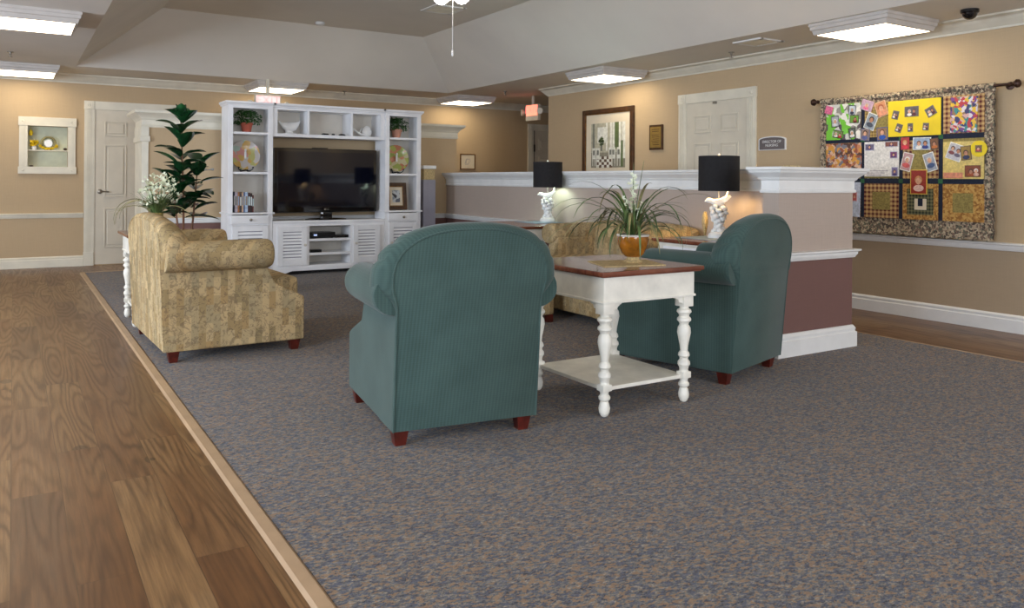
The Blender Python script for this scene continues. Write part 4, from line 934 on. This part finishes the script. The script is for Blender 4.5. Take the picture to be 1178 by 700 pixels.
for x0, x1, z0, z1 in ((-0.137, -0.122, -0.125, 0.125), (0.122, 0.137, -0.125, 0.125), (-0.122, 0.122, -0.125, -0.11), (-0.122, 0.122, 0.11, 0.125)): b.box(x0, x1, -0.022, 0, z0, z1, 0.002)
b.build('frame', M['gold'], t)
b = MB(); b.box(-0.122, 0.122, -0.012, 0, -0.11, 0.11); mtb = b.build('mat_board', M['mat'], t)
b = MB()
for q in range(3): b.tube([(0.05*math.cos(a*0.8+q)*(1-q*0.2), -0.0135, 0.045*math.sin(a+q*0.7)) for a in [i*0.4 for i in range(14)]], 0.0018, 4)
b.build('drawing', M['postgrey'], mtb)

# ------------------------------------------------------------------ right wall items (local: x along the wall towards the viewer, y out of the wall)
def onwall(name, label, cat, y, z, off=0.0):
    return thing(name, label, cat, (XR-off, y, z), -PI/2)     # local +x -> -Y world, local -y -> -X world
t = onwall('framed_print', 'large brown-framed print of a white dining room on the right wall', 'picture', 7.80, 1.585)
W2, H2, fb = 0.50, 0.43, 0.055
b = MB()
for x0, x1, z0, z1 in ((-W2, -W2+fb, -H2, H2), (W2-fb, W2, -H2, H2), (-W2+fb, W2-fb, -H2, -H2+fb), (-W2+fb, W2-fb, H2-fb, H2)): b.box(x0, x1, -0.035, 0, z0, z1, 0.008)
b.build('frame', M['framebrown'], t)
b = MB()
for x0, x1, z0, z1 in ((-W2+fb, -W2+fb+0.012, -H2+fb, H2-fb), (W2-fb-0.012, W2-fb, -H2+fb, H2-fb), (-W2+fb, W2-fb, -H2+fb, -H2+fb+0.012), (-W2+fb, W2-fb, H2-fb-0.012, H2-fb)): b.box(x0, x1, -0.026, -0.01, z0, z1)
b.build('gold_inner_rim', M['gold'], t)
b = MB(); b.box(-W2+fb, W2-fb, -0.014, 0, -H2+fb, H2-fb); b.build('mat_board', M['mat'], t)
pm = [plain('print_'+n, c, 0.4, vary=0.08, scale=25) for n, c in (('wall', (186, 182, 160)), ('white', (226, 226, 216)), ('green', (96, 112, 70)), ('grey', (120, 122, 112)), ('dark', (92, 70, 54)), ('floor', (138, 134, 118)))]
b = MB(); y0 = -0.0145
def pr(x0, x1, z0, z1, mi, lay): b.box(x0, x1, y0-0.0006*lay, y0+0.002, z0, z1, mi=mi)
X0, X1, Z0, Z1 = -0.33, 0.34, -0.31, 0.25
pr(X0, X1, Z0, Z1, 0, 0); pr(X0, X1, Z0, -0.12, 5, 1); pr(X0+0.03, X0+0.07, -0.12, Z1, 3, 2); pr(-0.2, -0.03, 0.0, 0.2, 1, 1); pr(-0.03, 0.0, -0.1, Z1, 1, 2); pr(0.05, 0.09, -0.14, Z1, 1, 2); pr(0.14, 0.22, -0.08, Z1, 2, 2); pr(0.1, 0.14, -0.14, Z1, 1, 3); pr(0.22, 0.26, -0.14, Z1, 1, 3); pr(0.28, X1, -0.2, Z1, 1, 2); pr(0.26, 0.3, -0.3, 0.02, 2, 3)
for i in range(6):
    for j in range(4): pr(-0.22+i*0.052, -0.22+(i+1)*0.052, Z0+j*0.035, Z0+(j+1)*0.035, 4 if (i+j) % 2 else 1, 3)
for cx in (-0.27, 0.12, -0.19, 0.06, 0.22):
    pr(cx-0.035, cx+0.035, -0.2, -0.06, 1, 4); pr(cx-0.03, cx-0.02, -0.29, -0.2, 1, 4); pr(cx+0.02, cx+0.03, -0.29, -0.2, 1, 4); pr(cx-0.02, cx+0.02, -0.15, -0.09, 3, 5)
rnd = random.Random(1)
for i in range(40):
    a = rnd.random()*2*PI; r = 0.05*rnd.random()**0.5; cx, cz = -0.12+r*math.cos(a), 0.02+r*1.1*math.sin(a); pr(cx-0.01, cx+0.01, cz-0.008, cz+0.008, 2, 6)
pr(-0.135, -0.105, -0.1, -0.02, 3, 5)
b.build('print', pm, t)
t = onwall('wall_plaque', 'small brass and brown plaque between the large print and white door', 'plaque', 6.915, 1.615)
b = MB(); b.box(-0.11, 0.11, -0.022, 0, -0.145, 0.145, 0.005); b.build('board', M['framebrown'], t)
b = MB(); b.box(-0.09, 0.09, -0.025, -0.021, -0.12, 0.12); pl = b.build('brass_plate', plain('brass', (176, 146, 80), 0.35, metal=0.7), t)
b = MB()
for i in range(9):
    if i != 2: b.box(-0.065+0.01*(i % 3), 0.065-0.008*(i % 2), -0.0258, -0.0248, 0.09-i*0.022-0.003, 0.09-i*0.022+0.003)
b.build('engraved_line', M['framebrown'], pl)
t = onwall('room_sign', 'grey arched room sign with white border right of the white door', 'sign', 5.26, 1.48)
def arch(w, h0, h1): return [(-w, 0, -0.06)]+[(w, 0, -0.06)]+[(w*math.cos(a), 0, h0+(h1-h0)*math.sin(a)) for a in [PI*i/14 for i in range(15)]]
def shift(p, y, s=1.0): return [(a*s, y, c*s) for a, _, c in p]
b = MB(); b.prism(shift(arch(0.165, 0.045, 0.075), 0), (0, -0.012, 0)); b.build('border', M['white'], t)
b = MB(); b.prism([(a*0.92, -0.012, (c-0.008)*0.88+0.006) for a, _, c in arch(0.165, 0.045, 0.075)], (0, -0.003, 0)); b.build('plate', plain('grey_sign', (104, 96, 96), 0.5), t)
text('lettering', 'DIRECTOR OF\nNURSING', 0.036, M['white'], t, (0, -0.0165, 0.004), (PI/2, 0, 0), 0.0005)

# curtain rod and photo quilt
t = thing('curtain_rod', 'dark bronze curtain rod with knob ends holding the photo quilt', 'curtain rod', (XR, 3.86, 1.84), -PI/2)
b = MB(); b.tube([(-0.83, -0.075, 0), (0.83, -0.075, 0)], 0.011, 12); b.build('rod', M['bronze'], t, smooth=True)
for s in (-1, 1):
    b = MB(); b.lathe([(0.012, 0), (0.018, 0.01), (0.013, 0.02), (0.02, 0.035), (0.032, 0.05), (0.03, 0.065), (0.02, 0.075), (0.003, 0.08)], n=18, M=Matrix.Translation((s*0.82, -0.075, 0)) @ Matrix.Rotation(s*PI/2, 4, 'Y')); b.build('finial', M['bronze'], t, smooth=True)
    b = MB(); b.tube([(s*0.79, 0, -0.005), (s*0.79, -0.075, -0.005)], 0.008, 8); b.lathe([(0.03, 0), (0.03, 0.008), (0.012, 0.012)], n=16, M=Matrix.Translation((s*0.79, 0, -0.005)) @ Matrix.Rotation(PI/2, 4, 'X')); b.build('bracket', M['bronze'], t, smooth=True)
# quilt in world YZ written as local x = (3.9 - Y), z
QX = XR-0.062
t = thing('photo_quilt', 'patchwork quilt covered with pinned photographs hanging on the right wall', 'quilt', (QX, 3.9, 0), -PI/2)
def L(Y): return 3.9-Y
b = MB(); qx0, qx1, qz0, qz1 = L(4.66), L(3.15), 0.675, 1.825
nx, nz = 80, 60; rows = []; rows2 = []
for j in range(nz+1):
    z = qz0+(qz1-qz0)*j/nz; r = []; r2 = []
    for i in range(nx+1):
        x = qx0+(qx1-qx0)*i/nx; e = min(i, nx-i, j, nz-j); edge = max(0, 1-e/5.0)
        y = 0.004*math.sin(x*9)*math.sin(z*5) - edge*0.006*(1+math.sin((x+z)*95))
        zz = z + (0.008*math.sin(x*60) if j in (0, nz) else 0); xx = x+(0.006*math.sin(z*70) if i in (0, nx) else 0)
        r.append((xx, -0.008+y*0.6, zz)); r2.append((xx, 0.008, zz))
    rows.append(r); rows2.append(r2)
b.loft(rows, closed=False, cap=False); b.loft(rows2, closed=False, cap=False)
b.tube([(qx0, -0.0, qz1+0.014), (qx1, -0.0, qz1+0.014)], 0.026, 12)
b.build('ruffled_backing', M['floral'], t, smooth=True)
def rect(Y0, Y1, z0, z1, mat, name, y=0.012, d=0.003, rot=0, parent=None):
    x0, x1 = L(Y0), L(Y1); cx, cz = (x0+x1)/2, (z0+z1)/2; hw, hh = (x1-x0)/2, (z1-z0)/2
    b = MB(); b.M = Matrix.Translation((cx, 0, cz)) @ Matrix.Rotation(rot, 4, 'Y'); b.box(-hw, hw, -y-d, -y+0.004, -hh, hh); return b.build(name, mat, parent or t)
cols = [(4.60, 4.245), (4.215, 3.895), (3.865, 3.565), (3.53, 3.215)]; rws = [(0.81, 1.10), (1.145, 1.455), (1.495, 1.79)]
mats = [[M['plaid_tan'], M['plaid_red'], M['orangefab'], M['orangefab']], [M['olive'], M['olive'], M['plaid_red'], M['olive']], [M['olive'], M['plaid_tan'], M['olive'], M['plaid_red']]]
for r in range(3):
    for c in range(4):
        Y0, Y1 = cols[c]; z0, z1 = rws[r]; q = rect(Y0, Y1, z0, z1, mats[r][c], 'quilt_block', 0.014)
        if r == 0 and c == 2: q1 = rect(Y0-0.04, Y1+0.04, z0+0.04, z1-0.04, M['greenblk'], 'inner_square', 0.017, parent=t); q1.name = 'inner_patch'; rect(3.76, 3.66, 0.89, 0.98, M['mat'], 'inner_patch', 0.019); rect(3.73, 3.69, 0.92, 0.98, M['navy'], 'inner_patch', 0.021)
        else: rect(Y0-0.08, Y1+0.08, z0+0.07, z1-0.07, M['olive'], 'inner_patch', 0.017)
for Y in (4.23, 3.88, 3.5475): rect(Y+0.016, Y-0.016, 0.81, 1.79, M['navy'], 'sash', 0.016)
for z in (1.122, 1.475): rect(4.60, 3.22, z-0.02, z+0.02, M['navy'], 'sash', 0.0165)
for Y in (4.23, 3.88, 3.5475):
    for z in (1.122, 1.475): rect(Y+0.018, Y-0.018, z-0.018, z+0.018, M['seam_green'], 'corner_patch', 0.018)
mcol = {}
def fm(c):
    if c not in mcol: mcol[c] = plain('print_colour', c, 0.45, vary=0.1, scale=60)
    return mcol[c]
def photo(Yc, zc, w, h, rot, bg, people, border=(235, 232, 224), y=0.024, name='pinned_photo'):
    """snapshot: white border, backdrop and simple head-and-shoulders figures (hair, skin, shirt)"""
    ms = [fm(border), fm(bg)]; b = MB(); b.M = Matrix.Translation((L(Yc), 0, zc)) @ Matrix.Rotation(rot, 4, 'Y')
    b.box(-w/2, w/2, -y-0.001, -y+0.003, -h/2, h/2); b.box(-w/2+0.006, w/2-0.006, -y-0.0016, -y, -h/2+0.006, h/2-0.006, mi=1)
    for fx, fz, s, skin, hair, shirt in people:
        for c in (skin, hair, shirt):
            if fm(c) not in ms: ms.append(fm(c))
        cx, cz = fx*w, fz*h; r = s
        def disc(x, z, rx, rz_, k, c): b.prism([(x+rx*math.cos(a), -y-0.0016-0.0004*k, z+rz_*math.sin(a)) for a in [2*PI*i/12 for i in range(12)]], (0, -0.0004, 0), mi=ms.index(fm(c)))
        zb = max(-h/2+0.006+r*0.9, cz-r*2.0)
        disc(cx, zb, r*1.5, r*0.9, 1, shirt); disc(cx, cz+r*0.25, r*1.05, r*1.1, 2, hair); disc(cx, cz-r*0.1, r*0.75, r*0.95, 3, skin)
    return b.build(name, ms, t)
SK, SK2, GH, BH, WH, RD, BL, PK = (214, 164, 134), (186, 130, 100), (190, 186, 180), (70, 48, 36), (230, 226, 220), (186, 44, 52), (46, 84, 170), (220, 110, 150)
# collage sheet upper left with green swirls
cg = palette('collage_green', [(216, 216, 208), (120, 200, 60), (150, 146, 140), (236, 234, 226), (92, 80, 88), (128, 206, 80)], 22, 0.6, 0.05, 3)
rect(4.59, 4.25, 1.485, 1.80, cg, 'collage_sheet', 0.022)
rect(4.60, 4.525, 1.72, 1.79, fm(PK), 'pink_tag', 0.026, rot=0.3)
photo(4.33, 1.74, 0.07, 0.085, 0.1, (200, 210, 220), [(0, 0, 0.014, SK, GH, (60, 60, 80))])
photo(4.50, 1.65, 0.08, 0.1, -0.1, (170, 176, 180), [(0, 0, 0.018, SK, WH, (210, 210, 214))])
photo(4.31, 1.66, 0.09, 0.07, 0.05, (110, 160, 60), [(0.1, 0, 0.014, SK2, BH, (120, 30, 40))])
photo(4.47, 1.535, 0.1, 0.07, 0.2, (130, 150, 90), [(-0.2, 0, 0.013, SK, GH, WH), (0.2, 0, 0.013, SK, BH, RD)])
photo(4.33, 1.54, 0.07, 0.09, -0.15, (90, 100, 90), [(0, 0, 0.016, SK, WH, WH)])
photo(4.19, 1.77, 0.11, 0.09, 0.35, (190, 160, 180), [(0, 0, 0.018, SK, GH, PK)], border=(200, 170, 190))
photo(4.055, 1.73, 0.1, 0.13, -0.3, (200, 140, 100), [(0, 0.05, 0.026, SK, (170, 90, 60), (220, 150, 120))], border=(220, 180, 150))
photo(4.15, 1.63, 0.1, 0.14, 0.4, (150, 160, 170), [(0, 0.1, 0.022, SK2, BH, (70, 76, 90))])
photo(4.205, 1.52, 0.085, 0.1, 0.1, (140, 120, 110), [(0, 0.1, 0.02, SK, BH, (90, 96, 150))], border=(120, 120, 150))
photo(4.045, 1.52, 0.10, 0.11, -0.05, (150, 120, 90), [(0, 0.1, 0.022, SK, (110, 60, 40), BL)], border=(60, 80, 140))
# yellow poster
rect(3.99, 3.545, 1.49, 1.785, M['yellow'], 'yellow_poster', 0.024)
for Yc, zc, w, h, r in ((3.925, 1.67, 0.055, 0.07, 0.25), (3.785, 1.69, 0.12, 0.085, 0), (3.625, 1.68, 0.08, 0.075, -0.5), (3.895, 1.56, 0.055, 0.07, 0.35), (3.795, 1.56, 0.045, 0.07, 0), (3.665, 1.56, 0.05, 0.06, 0.1)):
    photo(Yc, zc, w, h, r, (96, 90, 94), [(-0.15, 0, min(w, h)*0.16, SK, GH, WH), (0.18, 0.02, min(w, h)*0.15, SK2, BH, (90, 40, 50))], border=(120, 110, 96), y=0.0285)
# colourful collage upper right
cc = palette('collage_bright', [(120, 70, 140), (60, 140, 140), (210, 170, 170), (190, 60, 70), (220, 214, 220), (230, 190, 60), (60, 60, 110), (150, 120, 90)], 40, 0.5, 0.05, 9)
rect(3.47, 3.265, 1.50, 1.775, cc, 'collage_sheet', 0.022, rot=0.02)
c2 = palette('collage_faces', [(200, 130, 90), (150, 80, 56), (220, 180, 150), (120, 120, 130), (90, 56, 44), (210, 150, 60)], 38, 0.5, 0.05, 4)
rect(4.59, 4.24, 1.16, 1.452, c2, 'collage_sheet', 0.022)
# white letter sheet with pictures
rect(4.21, 3.895, 1.16, 1.455, fm((226, 222, 216)), 'letter_sheet', 0.022)
for Yc, zc, w, h, r, bg in ((4.16, 1.41, 0.09, 0.06, 0, (110, 100, 130)), (3.96, 1.43, 0.12, 0.05, 0, (130, 80, 70)), (3.94, 1.34, 0.07, 0.06, 0, (120, 60, 110)), (3.93, 1.20, 0.06, 0.08, 0, (120, 110, 150))): photo(Yc, zc, w, h, r, bg, [(0, 0, 0.012, SK, BH, (70, 50, 110))], border=(190, 190, 200), y=0.0255)
b = MB()
for i in range(3): b.box(L(4.19), L(3.99)-0.03*i, -0.0265, -0.024, 1.205-0.017*i, 1.209-0.017*i)
b.build('handwriting', fm((110, 90, 110)), t)
photo(3.84, 1.43, 0.07, 0.1, 0, (170, 60, 60), [(0, 0.05, 0.018, SK, (200, 150, 90), (214, 50, 70))], border=(190, 60, 70), y=0.027)
photo(3.70, 1.425, 0.15, 0.1, 0.02, (150, 170, 196), [(-0.15, 0, 0.018, SK, (120, 80, 60), WH), (0.2, 0, 0.018, SK2, BH, (50, 60, 130))])
photo(3.595, 1.42, 0.07, 0.09, -0.1, (120, 80, 50), [(0, 0, 0.016, SK2, BH, (190, 110, 50))], border=(80, 60, 50), y=0.026)
photo(3.825, 1.28, 0.09, 0.15, 0.25, (190, 150, 150), [(0, 0.1, 0.022, SK, WH, (204, 90, 90))])
photo(3.63, 1.275, 0.09, 0.15, -0.3, (160, 166, 180), [(0, 0.1, 0.022, SK, GH, (70, 90, 130))])
# yellow page with round yellow badge
rect(3.525, 3.215, 1.14, 1.43, fm((214, 190, 110)), 'yellow_page', 0.022)
rect(3.52, 3.37, 1.145, 1.19, fm((214, 140, 110)), 'page_edge', 0.025)
b = MB(); b.lathe([(0.062, 0), (0.062, 0.003)], n=28, M=Matrix.Translation((L(3.25), -0.026, 1.37)) @ Matrix.Rotation(PI/2, 4, 'X')); b.build('round_yellow_badge', M['yellow'], t)
photo(3.25, 1.37, 0.05, 0.055, 0, (120, 90, 70), [(0, 0, 0.012, SK, BH, (180, 60, 60))], y=0.031, border=(140, 120, 60))
photo(3.43, 1.35, 0.12, 0.13, 0.35, (190, 186, 190), [(-0.2, 0.15, 0.016, SK, BH, (120, 60, 60)), (0.2, 0.1, 0.016, SK2, BH, (100, 90, 110))], y=0.026)
photo(3.345, 1.34, 0.08, 0.11, -0.1, (150, 120, 50), [(0, 0, 0.018, SK2, BH, (40, 44, 80))], border=(110, 90, 60), y=0.028)
photo(3.295, 1.20, 0.12, 0.09, 0, (130, 66, 36), [(-0.1, -0.05, 0.016, SK2, BH, (160, 80, 40)), (0.22, 0, 0.015, SK, WH, (210, 170, 150))], border=(110, 66, 40), y=0.026)
photo(3.72, 1.115, 0.14, 0.2, 0.0, (150, 50, 40), [(0, 0.05, 0.03, SK, (196, 140, 90), (226, 190, 180))], border=(228, 196, 84), y=0.03, name='bordered_card')
rect(4.325, 4.25, 0.81, 1.11, fm((196, 206, 226)), 'blue_note', 0.022, rot=0.03)
photo(4.30, 0.985, 0.05, 0.08, 0, (180, 110, 110), [(0, 0, 0.014, SK, (160, 60, 60), (190, 90, 90))], border=(200, 170, 180), y=0.027)

b = MB(); b.box(4.19, 4.30, 3.37, 3.42, 1.20, 1.212, 0.002); tag(b.build('notepad', M['placemat']), 'small flat beige pad lying on top of the half wall end', 'notepad')
